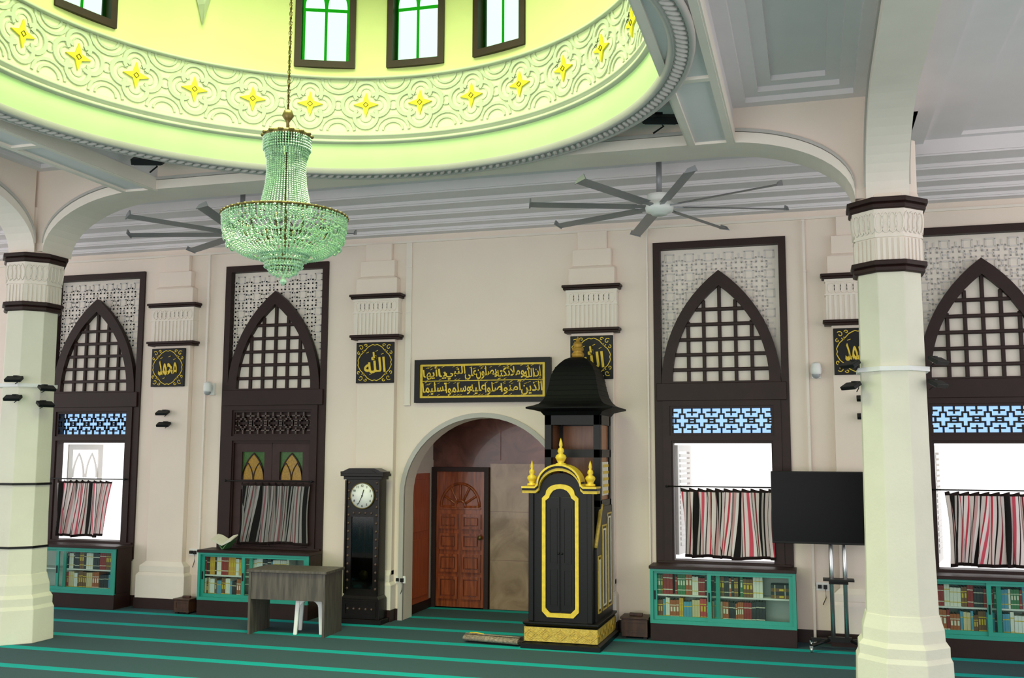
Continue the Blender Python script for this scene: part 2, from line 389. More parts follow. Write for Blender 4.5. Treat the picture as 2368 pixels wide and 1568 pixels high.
# ------------- curtains
def curtain(cx,w,z0,z1,seed,label,rep=3.0,skew=0,y=D-.075,m=None):
    rnd=random.Random(seed);nx,nz=190,18;vs=[];uv=[];fs=[];ph=rnd.random()*6;nf=w/.10
    ks=[rnd.uniform(-.055,.055) for _ in range(9)];hs=[rnd.uniform(0,.035) for _ in range(9)]
    def ip(a,s):
        t=s*(len(a)-1);i=min(int(t),len(a)-2);f=t-i;f=f*f*(3-2*f);return a[i]*(1-f)+a[i+1]*f
    for j in range(nz+1):
        t=j/nz
        for i in range(nx+1):
            s=i/nx;amp=.03*(.6+.4*math.sin(5*s+ph))*(1-.3*t)
            x=(s-.5)*w*(1-.05*math.sin(pi*t))+skew*(1-t)+ip(ks,s)*(1-t)*1.4+.02*math.sin(2*pi*nf*s+ph+1.6*t)
            vs.append((x,amp*math.sin(2*pi*nf*s+ph+1.3*math.sin(2.2*t+s*6)),z0+(z1-z0)*t+ip(hs,s)*(1-t)+(.012*math.sin(2*pi*nf*s) if t==1 else 0)));uv.append((s*rep+ph+.04*math.sin(3*t+5*s),t))
    for j in range(nz):
        for i in range(nx):
            a=j*(nx+1)+i;fs.append((a,a+1,a+nx+2,a+nx+1))
    me=bpy.data.meshes.new('curtain');me.from_pydata(vs,[],fs);ul=me.uv_layers.new(name='UVMap')
    for l in me.loops:ul.data[l.index].uv=uv[l.vertex_index]
    me.materials.append(m or CURT)
    for p in me.polygons:p.use_smooth=True
    o=_o('curtain',me);o.location=(cx,y,0);tag(o,label,'curtain',group='striped cafe curtains')
    so=o.modifiers.new('s','SOLIDIFY');so.thickness=.003
    return o
mbR=MB();mbR.tube([(-.64,0,0),(.64,0,0)],.008,8)
for e in(-.64,.64):
    mbR.ell((e,0,0),(.016,.016,.016));mbR.box(e-.008,e+.008,0,.045,-.008,.008)
rod=solo(mbR,'curtain_rod',[BLACKM],(WX[0],D-.09,1.715),'thin dark metal rod across the window','curtain rod',group='curtain rods')
for x in WX[1:]:
    c=rod.copy();COL.objects.link(c);c.location=(x,D-.09,1.715)
curtain(WX[0]-.02,.9,.9,1.69,1,'gathered red, white and black striped curtain over the open window',3.6,-.05,D-.1)
curtain(WX[1]+.12,1.06,.87,1.69,2,'striped curtain in shadow over the closed window',4.6,-.05,D-.1,CURT_SHADE)
curtain(WX[2]+.06,1.08,.88,1.69,3,'red, pink and black striped curtain above the teal bookcase',4.2,.02,D-.1)
curtain(WX[3]+.06,1.1,.88,1.69,6,'striped curtain hanging beside the column',4.2,.0,D-.1)

# ------------- bookcases & books
def part_door(a,b,y,r):
    mb=MB();mb.plate([rect(a,b,.225,.775),rect(a+.045,b-.045,.27,.74)],y,y+.02);o=part(mb,'sliding_door',[TEAL],r,'teal framed glass door',.003)
    g=MB();g.box(a+.04,b-.04,y+.008,y+.012,.265,.745);q=part(g,'glass_pane',[CLEAR],o);
    k=MB();k.box(a+.012,a+.03,y-.006,y,.45,.55);part(k,'handle',[BLACKM],o);return o
def bookcase(cx,label):
    r=root('bookcase',(cx,D-.07,0),label,'bookcase',group='teal bookcases')
    hw=.8;d=-.34
    mb=MB();mb.box(-hw,hw,d,0,0,.2,0);mb.box(-hw-.01,hw+.01,d-.02,0,.795,.83,0);mb.box(-hw,-hw+.025,d+.01,0,.2,.795,0);mb.box(hw-.025,hw,d+.01,0,.2,.795,0)
    mb.box(-hw+.025,hw-.025,-.02,0,.2,.795,1);part(mb,'body',[BROWN,mat('cabinet_back','#CAD4CE',.6)],r,None,.003)
    mb=MB();mb.box(-hw+.025,hw-.025,d+.06,-.02,.2,.215);mb.box(-hw+.025,hw-.025,d+.06,-.02,.49,.508);part(mb,'shelf',[WHITE],r,'white shelf boards',.002)
    mb=MB();mb.plate([rect(-hw,hw,.19,.797),rect(-hw+.035,hw-.035,.23,.77)],d-.005,d+.03);part(mb,'face_frame',[TEAL],r,'teal painted frame',.003)
    for a,b,yy in((-hw+.03,-.02,.032),(-.16,hw-.03,.006)):
        q=part_door(a,b,d+yy,r)
    return r
labs=['teal and dark bookcase below the open window, dimly lit','teal bookcase behind the grey desk','teal bookcase with sliding glass doors beside the pulpit','teal bookcase with glass doors behind the column']
cols=['#9A2A2A','#2E5298','#D8C69E','#3F7C50','#EAE6DC','#7A5436','#2C2C32','#D2A03C','#5A9EBE','#AE5E34','#EAEAEA','#CC4A4A']
bms=[mat('book_%s'%c[1:],c,.55,var=.1,vs=15) for c in cols]
protos=[]
for i,bmt in enumerate(bms):
    mb=MB()
    mb.box(-.5,-.44,-.5,.5,0,1,0);mb.box(.44,.5,-.5,.5,0,1,0);mb.box(-.5,.5,-.55,-.5,0,1,0);mb.box(-.44,.44,-.5,.47,.02,.97,1)
    mb.box(-.51,.51,-.558,-.55,.74,.78,2);mb.box(-.51,.51,-.558,-.55,.2,.24,2);mb.box(-.3,.3,-.556,-.55,.45,.68,2 if i%2 else 0)
    protos.append(mb.mesh('book',[bmt,PAPER,GOLD if i%3 else PAPER]))
def books(cx,z,hmax,n0,n1,label,group,seed,pal):
    rnd=random.Random(seed);x=n0
    while x<n1:
        if rnd.random()<.05:x+=rnd.uniform(.01,.04)
        k=rnd.choice(pal);run=rnd.randint(1,3);h=hmax*rnd.uniform(.8,1);t=rnd.uniform(.021,.037)
        for _ in range(run):
            if x+t>n1:break
            o=bpy.data.objects.new('book',protos[k]);COL.objects.link(o);o.scale=(t*.95,.16,h*rnd.uniform(.98,1));o.location=(cx+x+t/2,D-.07-.175,z+.001);x+=t
            tag(o,label,'book',group=group)
        x+=.002
pals=[[6,5,0,6,3,4],[0,8,4,10,7,6],[0,6,5,4,9,5,6,3],[0,3,5,7,4,11,8,6]]
for i,cx in enumerate(WX):
    bookcase(cx,labs[i])
    a,b=[(-.1,.76),(-.76,.5),(-.75,.5),(-.76,.36)][i]
    books(cx,.508,.24,a,b,'bound religious books with gilt spines on the upper shelf','books on the upper shelves',i*5+1,pals[i])
    books(cx,.215,.262,a,-.05 if i==1 else b,'coloured bound books on the lower shelf','books on the lower shelves',i*5+2,[10,7,4,0,11,9,2,6,5,8])
for j in range(4):
    o=bpy.data.objects.new('book',protos[6 if j%2 else 5]);COL.objects.link(o);o.rotation_euler=(0,pi/2,0);o.scale=(.036,.16,.2);o.location=(WX[2]+.53,D-.245,.528+j*.037);tag(o,'dark book lying flat in a stack','book',group='stacked books')

# ------------- pilasters
def loops(mb,xs,z,w,h,f,mi=0):
    for x in xs:
        mb.strip([(x+w*math.sin(2*pi*i/12)*.5,z+h*.5*math.cos(2*pi*i/12)) for i in range(12)],.012,f,.010,mi,True)
def pilaster(cx,hw,ped,label):
    r=root('pilaster',(cx,D-.002,0),label,'pilaster',group='wall pilasters');k=hw/.36
    sw=hw*.78;pr=.12
    mb=MB();mb.box(-sw,sw,-pr*.75,0,.55,3.6);part(mb,'shaft',[WALL],r,None,.006)
    mb=MB();bw=sw+(.1 if ped else .03)
    mb.box(-bw,bw,-pr-.05,0,.14,.44);mb.frus((-bw,bw,-pr-.05,0),(-bw+.03,bw-.03,-pr-.02,0),.44,.48);mb.box(-bw+.03,bw-.03,-pr-.02,0,.48,.56);mb.frus((-bw+.03,bw-.03,-pr-.02,0),(-sw,sw,-pr*.75,0),.56,.62);part(mb,'base',[CREAM],r,None,.004)
    mb=MB();mb.box(-bw-.01,bw+.01,-pr-.06,0,0,.14);part(mb,'plinth',[BROWN],r,'dark brown plinth')
    mb=MB();c=hw*.93;mb.box(-c,c,-pr,0,3.6,4.1)
    n=11
    for i in range(n):
        x=-c+.02+(2*c-.04)*(i+.5)/n;mb.box(x-.014,x+.014,-pr-.014,-pr,3.62,3.9)
    mb.box(-c-.01,c+.01,-pr-.02,0,3.9,3.92);mb.box(-c-.01,c+.01,-pr-.015,0,4.06,4.1)
    loops(mb,[-c+.03+(2*c-.06)*(i+.5)/9 for i in range(9)],3.99,2*c/9,.12,lambda u,v,d:(u,-pr-d,v))
    part(mb,'capital',[CREAM],r,'fluted cream capital')
    for z in(3.555,4.09):
        mb=MB();e=hw+.0 if z<4 else hw+.015;mb.box(-e,e,-pr-.04,0,z,z+.03);mb.box(-e-.015,e+.015,-pr-.055,0,z+.028,z+.062);part(mb,'band',[BROWN],r,'dark brown band',.01)
    mb=MB();mb.box(-hw*.86,hw*.86,-pr,0,4.15,4.36);mb.frus((-hw*.86,hw*.86,-pr,0),(-hw*.7,hw*.7,-pr*.8,0),4.36,4.39);mb.box(-hw*.72,hw*.72,-pr*.8,0,4.39,4.6);mb.box(-hw*.55,hw*.55,-pr*.55,0,4.6,4.83);part(mb,'impost_block',[WALL],r,None,.006)
pilaster(PX[0],.36,True,'cream wall pilaster with a broad pedestal and dark bands')
pilaster(PX[1],.335,False,'cream wall pilaster beside the niche and the clock')
pilaster(PX[2],.335,False,'cream wall pilaster behind the pulpit canopy')
pilaster(PX[3],.36,True,'cream wall pilaster beside the television')

# ------------- arabic
AF={'ا':(0xFE8D,0),'أ':(0xFE83,0),'إ':(0xFE87,0),'آ':(0xFE81,0),'ب':(0xFE8F,1),'ت':(0xFE95,1),'ح':(0xFEA1,1),'د':(0xFEA9,0),'ذ':(0xFEAB,0),'س':(0xFEB1,1),'ص':(0xFEB9,1),'ع':(0xFEC9,1),'ك':(0xFED9,1),'ل':(0xFEDD,1),'م':(0xFEE1,1),'ن':(0xFEE5,1),'ه':(0xFEE9,1),'و':(0xFEED,0),'ى':(0xFEEF,0),'ي':(0xFEF1,1),'ئ':(0xFE89,1)}
def shape(t):
    out=[]
    for w in t.split(' '):
        if w=='الله':out.append([chr(0xFDF2)]);continue
        w=w.replace('لا','\ufefb');g=[]
        for i,ch in enumerate(w):
            prev=i>0 and (w[i-1] in AF and AF[w[i-1]][1]==1)
            if ch=='\ufefb':g.append('\ufefc' if prev else '\ufefb');continue
            b,j=AF[ch];nxt=j and i<len(w)-1
            g.append(chr(b+(3 if prev and nxt else 1 if prev else 2 if nxt else 0)))
        out.append(g)
    return [''.join(g[::-1]) for g in out]
def scribe(mb,words,x0,x1,z0,z1,y0,y1,off,seed):
    rnd=random.Random(seed);n=[max(1.7,len(w)) if w!=chr(0xFDF2) else 2.6 for w in words];tot=sum(n);W=x1-x0;x=x1;h=z1-z0
    F=lambda u,v,d:(u,y1-(y1-y0)*(d>0),v)
    for q,(w,k) in enumerate(zip(words,n)):
        ww=W*k/tot;hh=h*(.92 if k>2 else .78);cz=(z0+z1)/2+(h*.03 if q%2 else -h*.03)
        mb.text(w,x-ww/2,cz,ww*1.05,hh,y0-.001*(q%2),y1,0,off,False,.07)
        for _ in range(int(k*1.4)):
            px=x-rnd.uniform(.05,.95)*ww;pz=rnd.choice((z1-h*.03,z1-h*.1,z1-h*.2,z0+h*.03))
            mb.strip([(px-.018,pz-.007),(px,pz+.002),(px+.018,pz+.009)],[.003,.007,.004],F,1)
        x-=ww
L1='إن الله وملائكته يصلون على النبي يا أيها';L2='الذين آمنوا صلوا عليه وسلموا تسليما'
r=root('inscription_board',(X0,D-.002,2.73),'long black board with gold framed Arabic calligraphy','sign')
mb=MB();mb.plate([rect(-.9,.9,0,.55),rect(-.83,.83,.06,.49)],-.07,0);part(mb,'frame',[BLACK],r,'black outer frame',.01)
mb=MB();mb.box(-.84,.84,-.035,-.005,.05,.5);part(mb,'panel',[BLACK],r)
mb=MB();mb.plate([rect(-.835,.835,.055,.495),rect(-.795,.795,.085,.465)],-.05,-.03);mb.box(-.8,.8,-.045,-.03,.27,.282);part(mb,'gilt_border',[GOLD],r,None,.003)
mb=MB();scribe(mb,shape(L1),-.785,.785,.288,.46,-.048,-.03,.017,1);scribe(mb,shape(L2),-.785,.785,.092,.264,-.048,-.03,.017,2)
part(mb,'lettering',[GOLD],r,'gold Arabic lettering')
def spiral(cx,cy,r0,turn,a0,sgn):
    n=18;return [(cx+r0*(1-i/n*.8)*math.cos(a0+sgn*turn*i/n),cy+r0*(1-i/n*.8)*math.sin(a0+sgn*turn*i/n)) for i in range(n+1)]
def plaque(cx,txt,label,y=D-.1,hh=.26):
    r=root('calligraphy_plaque',(cx,y,2.99),label,'plaque',group='calligraphy plaques')
    mb=MB();mb.box(-.265,.265,-.03,0.0,0,.53);part(mb,'board',[BLACK],r,None,.006)
    mb=MB();F=lambda u,v,d:(u,-.03-d,v+.265)
    for sx in(-1,1):
        for sy in(-1,1):
            for P in(spiral(.195,.195,.036,6,pi*.2,1),spiral(.125,.222,.024,6,0,1),spiral(.222,.125,.024,6,pi/2,-1),spiral(.155,.155,.022,5,0,-1)):
                mb.strip([(sx*a,sy*b) for a,b in P],.010,F,.006)
            mb.strip([(sx*a,sy*b) for a,b in [(0,.225),(.03,.235),(.06,.222),(.1,.2),(.13,.165),(.165,.13),(.2,.1),(.222,.06),(.235,.03),(.225,0)]],.011,F,.006)
    part(mb,'gilt_scrollwork',[GOLD],r)
    mb=MB();mb.text(txt,0,.265,.30,hh*1.05,-.042,-.03,0,.02,False,.08)
    for (a,b) in((-.1,.13),(.03,.15),(.11,.11),(-.05,-.15)):mb.strip([(a-.018,b-.006),(a+.018,b+.008)],.008,F,.01)
    part(mb,'lettering',[GOLD],r,'gold Arabic lettering')
ALLAH=chr(0xFDF2);MUH=shape('محمد')[0]
plaque(PX[0]-.04,MUH,'square black plaque with gold calligraphy of Muhammad',hh=.2);plaque(PX[1],ALLAH,'square black plaque with gold calligraphy of Allah beside the inscription')
plaque(PX[2],ALLAH,'square black plaque with gold calligraphy of Allah behind the pulpit finial');plaque(PX[3],MUH,'square black plaque with gold calligraphy partly behind the column',hh=.2)

# ------------- columns
def column(cx,label):
    r=root('column',(cx,YC,0),label,'column',group='octagonal columns');R=pi/8
    mb=MB();mb.lathe([(.315,.7),(.30,1.4),(.283,3.7)],8,0,(0,0),R,False);part(mb,'shaft',[COLM],r,None,.006)
    mb=MB();mb.lathe([(.425,0),(.415,.36),(.395,.40),(.395,.48),(.36,.52),(.355,.62),(.33,.70),(.32,.74)],8,0,(0,0),R,False);part(mb,'base',[COLM],r,'stepped octagonal base',.008)
    mb=MB();mb.lathe([(.30,3.7),(.30,4.0),(.315,4.0),(.315,4.02),(.305,4.02),(.325,4.25)],8,0,(0,0),R,False)
    for k in range(8):
        a=k*pi/4;hwid=.30*math.sin(pi/8);ap=.30*math.cos(pi/8)
        mb.M=Matrix.Rotation(a,4,'Z')
        for j in range(5):
            t=-hwid+2*hwid*(j+.5)/5;mb.box(ap-.005,ap+.013,t-.013,t+.013,3.77,3.99)
        mb.M=None
        f=lambda u,v,d:((ap+.008+d+(v-4.02)*.07)*math.cos(a)-u*math.sin(a),(ap+.008+d+(v-4.02)*.07)*math.sin(a)+u*math.cos(a),v)
        loops(mb,[-hwid+2*hwid*(j+.5)/4 for j in range(4)],4.13,.07,.18,f)
    part(mb,'capital',[CREAM],r,'fluted capital with looped frieze')
    for z,e in((3.69,.325),(4.25,.35)):
        mb=MB();mb.lathe([(e-.02,z),(e,z+.01),(e,z+.045),(e-.015,z+.055),(e+.02,z+.06),(e+.02,z+.1),(e-.02,z+.11)],8,0,(0,0),R,False);part(mb,'band',[BROWN],r,'dark brown band',.006)
    mb=MB();mb.lathe([(.30,2.82),(.325,2.82),(.325,2.86),(.30,2.86)],8,0,(0,0),R,False);part(mb,'strap',[WHITE],r,'white metal strap')
    mb=MB();mb.lathe([(.30,4.355),(.28,4.42),(.28,4.9)],8,0,(0,0),R,False);part(mb,'impost_block',[WALL],r,None,.006)
    return r
c1=column(X0-4.70,'pale octagonal column with dark bands and cable straps')
column(X0+4.672,'large pale octagonal column with fluted capital beside the television')
mb=MB()
for z in(1.02,1.72):mb.lathe([(.31,z),(.32,z),(.32,z+.025),(.31,z+.025)],8,0,(0,0),pi/8,False,False)
part(mb,'cable_strap',[BLACKM],c1,'thin black straps')
# ------------- arches / beams / ceilings
cl=X0-4.672+.27;cr=X0+4.672-.27
def archcurve(xa,xb,z0,z1,n=14):
    return [(xa+(xb-xa)*(1-math.cos(pi/2*i/n)),z0+(z1-z0)*math.sin(pi/2*i/n)) for i in range(n+1)]
def lift(L,d):return [(x,z+d) for x,z in L]
LW=archcurve(cl,cl+1.25,4.36,4.99)
RW=archcurve(cr,cr-1.25,4.36,4.99)
low=LW+RW[::-1]
mb=MB();mb.plate([lift(low,.02)+[(cr+.01,4.38),(cr+.45,4.38),(cr+.45,5.75),(cl-.45,5.75),(cl-.45,4.38),(cl-.01,4.38)]],YC-.2,YC+.2)
mb.plate([low+lift(low,.1)[::-1]],YC-.235,YC+.235,mi=1);mb.plate([lift(low,.105)+lift(low,.135)[::-1]],YC-.25,YC+.25,mi=2)
struct(mb,'trim_3',[WALL,CREAM,MOULD],'wide flat arch with moulded edge spanning the columns')
k=4
for cx in(X0-4.672,X0+4.672):
    C=archcurve(YC-.26,YC-1.5,4.36,5.0)
    mb=MB();mb.plate([lift(C,.02)+[(0,5.02),(0,5.75),(YC-.255,5.75)]],cx-.15,cx+.15,'x');mb.plate([C+[(0,5.0),(0,5.1)]+lift(C,.1)[::-1]],cx-.18,cx+.18,'x',1)
    mb.plate([lift(C,.105)+[(0,5.105),(0,5.14)]+lift(C,.14)[::-1]],cx-.195,cx+.195,'x',2)
    struct(mb,'trim_%d'%k,[WALL,CREAM,MOULD],'arch running from the column along the hall');k+=1
for xa,xb in((-1.03,-.62),(-7.31,-6.9)):
    mb=MB();mb.box(xa,xb,0,YC-.2,5.0,5.75,0)
    mb.box(xa,xa+.06,0,YC-.2,4.975,5.001,1);mb.box(xb-.06,xb,0,YC-.2,4.975,5.001,1)
    for y in(YC-.27,7.6,5.4):mb.box(xa+.06,xb-.06,y,y+.07,4.975,5.001,1)
    for q in(xa-.015,xb):mb.box(q,q+.015,0,YC-.2,4.98,5.12,1)
    struct(mb,'trim_%d'%k,[CEIL,CREAM],'ceiling beam beside the dome');k+=1
def tray(mb,x0,x1,y0,y1,z,n,ins,dz,mi=0):
    for i in range(n):
        a=(x0+i*ins,x1-i*ins,y0+i*ins,y1-i*ins);b=(a[0]+ins,a[1]-ins,a[2]+ins,a[3]-ins);zz=z+i*dz
        mb.plate([rect(*a),rect(*b)],zz,zz+dz+.01,'z',mi)
    mb.box(b[0],b[1],b[2],b[3],zz+dz,zz+dz+.05,mi)
mb=MB()
for (a,b) in((-.62,cr+.13),(cl-.13,-7.31)):
    tray(mb,a,b,3.2,YC-.2,5.32,3,.12,.05)
tray(mb,-.62,cr+.13,0,3.2,5.32,3,.12,.05)
DC=(-3.66,6.53)
mb.plate([rect(-6.9,-1.03,0,YC-.2),circ(DC[0],DC[1],2.85)],5.32,5.36,'z')
mb.box(cl-.6,cr+.6,YC+.2,11.4,5.27,5.5);
tray(mb,cr+.40,7,0,11.45,5.27,2,.35,.04);tray(mb,-15,cl-.40,0,11.45,5.27,2,.35,.04)
mb.box(-15,7,11.4,D,5.36,5.5)
for i,(ya,z) in enumerate(((11.92,4.93),(11.72,4.98),(11.46,5.035),(11.18,5.09),(10.86,5.145))):
    mb.box(-15,7,ya,D if i==0 else D-.05,z,5.45)
    mb.box(-15,7,ya-.02,ya,z+.018,5.45)
struct(mb,'ceiling',[CEIL],'pale grey ceiling with stepped coffers and cornices')
# ------------- dome
r=root('dome',(DC[0],DC[1],4.95),'round dome opening with lime green walls, relief frieze and moulded rim',None,'structure')
ang0=math.radians(-1.6);angw=math.radians(-2.7)
def P(R,th,z):
    a=th+ang0;return (R*math.sin(a),R*math.cos(a),z-4.95)
mb=MB();mb.lathe([(2.78,5.0-4.95),(2.79,0),(2.82,-.015),(2.835,0.0),(2.93,0),(2.94,-.02),(2.97,-.015),(2.98,.02),(2.96,.05),(2.96,.4),(2.85,.41)],144,cap=False)
for i in range(230):
    a=2*pi*i/230;M=Matrix.Rotation(a,4,'Z')@Matrix.Translation((2.885,0,-.004))@Matrix.Rotation(math.radians(35),4,'Z')
    mb.M=M;mb.ell((0,0,0),(.062,.024,.022),8,4)
    mb.M=Matrix.Rotation(a,4,'Z')@Matrix.Translation((2.962,0,.1))@Matrix.Rotation(math.radians(35),4,'X');mb.ell((0,0,0),(.015,.024,.055),6,4)
mb.M=None
part(mb,'rim_cornice',[MOULD],r,'grey braided moulding')
mb=MB();pr=[(2.79,.0)]+[(2.79-.05*math.sin(pi/2*i/6),.02+.27*i/6) for i in range(7)];mb.lathe(pr,144,cap=False);part(mb,'fascia',[DRUM],r,'plain lime fascia')
mb=MB();mb.lathe([(2.74,.29),(2.70,.30),(2.70,.325),(2.72,.335),(2.72,.35),(2.69,.36),(2.69,.385),(2.735,.40),(2.735,.42)],144,0,cap=False)
mb.lathe([(2.735,.97),(2.70,.975),(2.70,1.0),(2.735,1.01)],144,0,cap=False);part(mb,'moulding',[FRZ],r,'double moulding lines')
mb=MB();vs=[];fs=[];fs2=[]
zr=[5.36,5.95,6.08,6.98,7.35];n=180
for i in range(n):
    for z in zr:
        a=2*pi*i/n+angw;vs.append((2.74*math.sin(a),2.74*math.cos(a),z-4.95))
def iswin(i):
    th=(i*2+1)%90
    if th>45:th-=90
    return min(abs(th),abs(abs(th)-20))<6
for i in range(n):
    j=(i+1)%n
    for q in range(4):
        if q==2 and iswin(i):continue
        (fs2 if q==0 else fs).append((i*5+q,j*5+q,j*5+q+1,i*5+q+1))
mb.add(vs,fs,0,True);mb.add(vs,fs2,1,True);mb.lathe([(2.74*math.cos(pi/2*i/10),2.4+2.2*math.sin(pi/2*i/10)) for i in range(11)],72,0,cap=False)
part(mb,'drum',[DOME,FRG],r,'yellow green dome wall')
mb=MB()
for k2 in range(4):
    c=math.radians(43+90*k2);f=lambda u,v,d:P(2.74-d,c+u/2.74,v)
    A=[(0,6.32),(.05,6.52),(.14,6.9),(.3,7.35)];
    for i in range(3):
        (u0,z0),(u1,z1)=A[i],A[i+1];mb.add([f(-u0,z0,.02),f(0,z0,.06),f(u0,z0,.02),f(-u1,z1,.02),f(0,z1,.08),f(u1,z1,.02)],[(0,1,4,3),(1,2,5,4)],0)
part(mb,'rib',[FRZ],r,'pointed grey rib')
mb=MB();NF=30
for k2 in range(NF):
    c=2*pi*k2/NF;f=lambda u,v,d:P(2.738-d,c+u/2.738,v)
    zc=5.655
    for rr,cc,w,d in((.118,.125,.046,.014),(.058,.12,.014,.006)):
        for q in range(4):
            b=q*pi/2;sp=math.radians(125)
            mb.strip([(cc*math.cos(b)+rr*math.cos(b+sp*(i/8-1)),zc+cc*math.sin(b)+rr*math.sin(b+sp*(i/8-1))) for i in range(17)],w,f,d,0)
    pt=2*pi*2.738/NF/2
    for sgn in(-1,1):
        for rr,w in((.17,.034),(.105,.026)):
            mb.strip([(pt+rr*math.cos(pi*i/10),zc+sgn*(.27-rr*.85*math.sin(pi*i/10))) for i in range(11)],w,f,.011,0)
    mb.strip([(pt-.05*math.cos(2*pi*i/10),zc+.05*math.sin(2*pi*i/10)) for i in range(10)],.018,f,.009,0,True)
    S8=[]
    for q in range(4):
        b=q*pi/2;S8+=[(.13*math.cos(b),zc+.13*math.sin(b)),(.062*math.cos(b+.4),zc+.062*math.sin(b+.4)),(.045*math.cos(b+pi/4),zc+.045*math.sin(b+pi/4)),(.062*math.cos(b+pi/2-.4),zc+.062*math.sin(b+pi/2-.4))]
    mb.add([f(u,v,.016) for u,v in S8]+[f(u,v,0) for u,v in S8],[tuple(range(16))]+[(i,(i+1)%16,16+(i+1)%16,16+i) for i in range(16)],1)
    mb.strip([(.026,zc),(0,zc+.026),(-.026,zc),(0,zc-.026)],.007,f,.022,2,True)
part(mb,'frieze',[FRZ,STAR,BRASS],r,'quatrefoil relief frieze with yellow stars')
def dome_window(n,th):
    rr=2.735;a=math.radians(th)+angw
    w=root('window_%d'%n,(DC[0]+rr*math.sin(a),DC[1]+rr*math.cos(a),6.04),'small brown framed dome window with bright green tinted glass',None,'structure',rz=-a)
    mb=MB();mb.plate([rect(-.31,.31,0,.98),rect(-.245,.245,.07,.93)],-.04,.12)
    part(mb,'frame',[BROWN],w,None,.006)
    mb=MB();mb.plate([rect(-.245,.245,.07,.93),rect(-.212,-.014,.098,.63),rect(.014,.212,.098,.63)]+[[(s*.116+x,z) for x,z in parch(.1,.25,.665,8)] for s in(-1,1)],.05,.054);part(mb,'mullion',[GRNE],w,'bright green glazing bars')
    mb=MB();mb.box(-.245,.245,.07,.075,.07,.93);part(mb,'glass',[GRNG],w,'pale green glass')
    return w
dw=dome_window(5,0);nn=6
for g in range(4):
    for o in(-20,0,20):
        th=g*90+o
        if th==0:continue
        a=math.radians(th)+angw;q=copytree(dw,(DC[0]+2.735*math.sin(a),DC[1]+2.735*math.cos(a),6.04),rz=-a);q.name='window_%d'%nn;nn+=1

# ------------- chandelier
r=root('chandelier',(DC[0]-.03,DC[1]-.01,3.34),'tiered crystal chandelier with green tinted beads hanging from the dome','chandelier')
def beads(mb,prof,n,s,a0=0):
    for i in range(n):
        a=a0+2*pi*i/n;acc=0
        for k2 in range(len(prof)-1):
            (r0,z0),(r1,z1)=prof[k2],prof[k2+1];l=math.hypot(r1-r0,z1-z0);t=acc
            while t<l:
                q=t/l;R=r0+(r1-r0)*q;z=z0+(z1-z0)*q;mb.octa((R*math.cos(a),R*math.sin(a),z),s*random.uniform(.8,1.15));t+=s*2.1
            acc=t-l
mb=MB()
mb.tube([(0,0,1.28),(0,0,5.65)],.005,6)
for i in range(110):
    mb.M=Matrix.Translation((0,0,1.30+i*.038))@Matrix.Rotation(pi/2*(i%2),4,'Z')
    mb.tube([(.013*math.cos(2*pi*j/8),0,.022*math.sin(2*pi*j/8)) for j in range(9)],.0035,4)
mb.M=None;part(mb,'chain',[BRASS],r)
mb=MB();mb.lathe([(0,1.31),(.03,1.30),(.045,1.26),(.025,1.23),(.012,1.21),(.012,1.10)],16);mb.lathe([(.02,1.12),(.16,1.12),(.178,1.105),(.172,1.085),(.15,1.075),(.02,1.08)],32)
for i in range(14):
    a=2*pi*i/14;mb.ell((.172*math.cos(a),.172*math.sin(a),1.105),(.026,.026,.014),6,4)
part(mb,'crown',[BRASS],r,'scalloped brass crown')
mb=MB();mb.lathe([(.0,1.1),(.014,1.1),(.014,.2),(0,.15)],10);part(mb,'stem',[BRASS],r)
mb=MB();pN=[(.168,1.07),(.155,1.0),(.143,.92),(.14,.82),(.15,.72),(.17,.62),(.20,.5)]
beads(mb,pN,50,.0078);beads(mb,[(.172,1.08),(.172,.98)],56,.010);beads(mb,[(.16,1.0),(.152,.93)],48,.009,.1)
beads(mb,[(.11,1.05),(.105,.75),(.14,.5)],30,.008,.1);part(mb,'neck_beads',[CRYS],r,'hanging crystal bead strings',kind='stuff')
mb=MB();mb.lathe([(.42,.475),(.445,.475),(.455,.485),(.455,.495),(.445,.5),(.42,.498)],48,0,cap=False)
for i in range(44):
    a=2*pi*i/44;mb.ell((.452*math.cos(a),.452*math.sin(a),.488),(.02,.02,.012),6,4)
for i in range(10):
    a=2*pi*i/10;mb.tube([(.02*math.cos(a),.02*math.sin(a),.36),(.15*math.cos(a),.15*math.sin(a),.30),(.28*math.cos(a),.28*math.sin(a),.33),(.31*math.cos(a),.31*math.sin(a),.39)],.006,6);mb.tube([(.31*math.cos(a),.31*math.sin(a),.38),(.31*math.cos(a),.31*math.sin(a),.45)],.011,6)
    mb.tube([(.19*math.cos(a),.19*math.sin(a),.5),(.43*math.cos(a),.43*math.sin(a),.485)],.005,5)
part(mb,'rim_ring',[BRASS],r,'brass ring with candle arms')
mb=MB();beads(mb,[(.45,.475),(.45,.43),(.44,.36),(.41,.29),(.36,.235),(.30,.20),(.22,.19)],76,.0082);beads(mb,[(.452,.475),(.447,.41)],96,.010,.03);beads(mb,[(.43,.49),(.36,.42),(.27,.37),(.2,.36)],44,.008,.05);beads(mb,[(.38,.33),(.34,.27),(.26,.24)],50,.008,.03)
for q in range(24):
    a=2*pi*q/24
    for zq,Rq in((.40,.447),(.34,.437),(.28,.412)):
        for j in range(9):
            b=a+2*pi/24*j/8;mb.octa((Rq*math.cos(b),Rq*math.sin(b),zq-.03*math.sin(pi*j/8)),.0095)
part(mb,'bowl_beads',[CRYS],r,'crystal bowl strings',kind='stuff')
mb=MB()
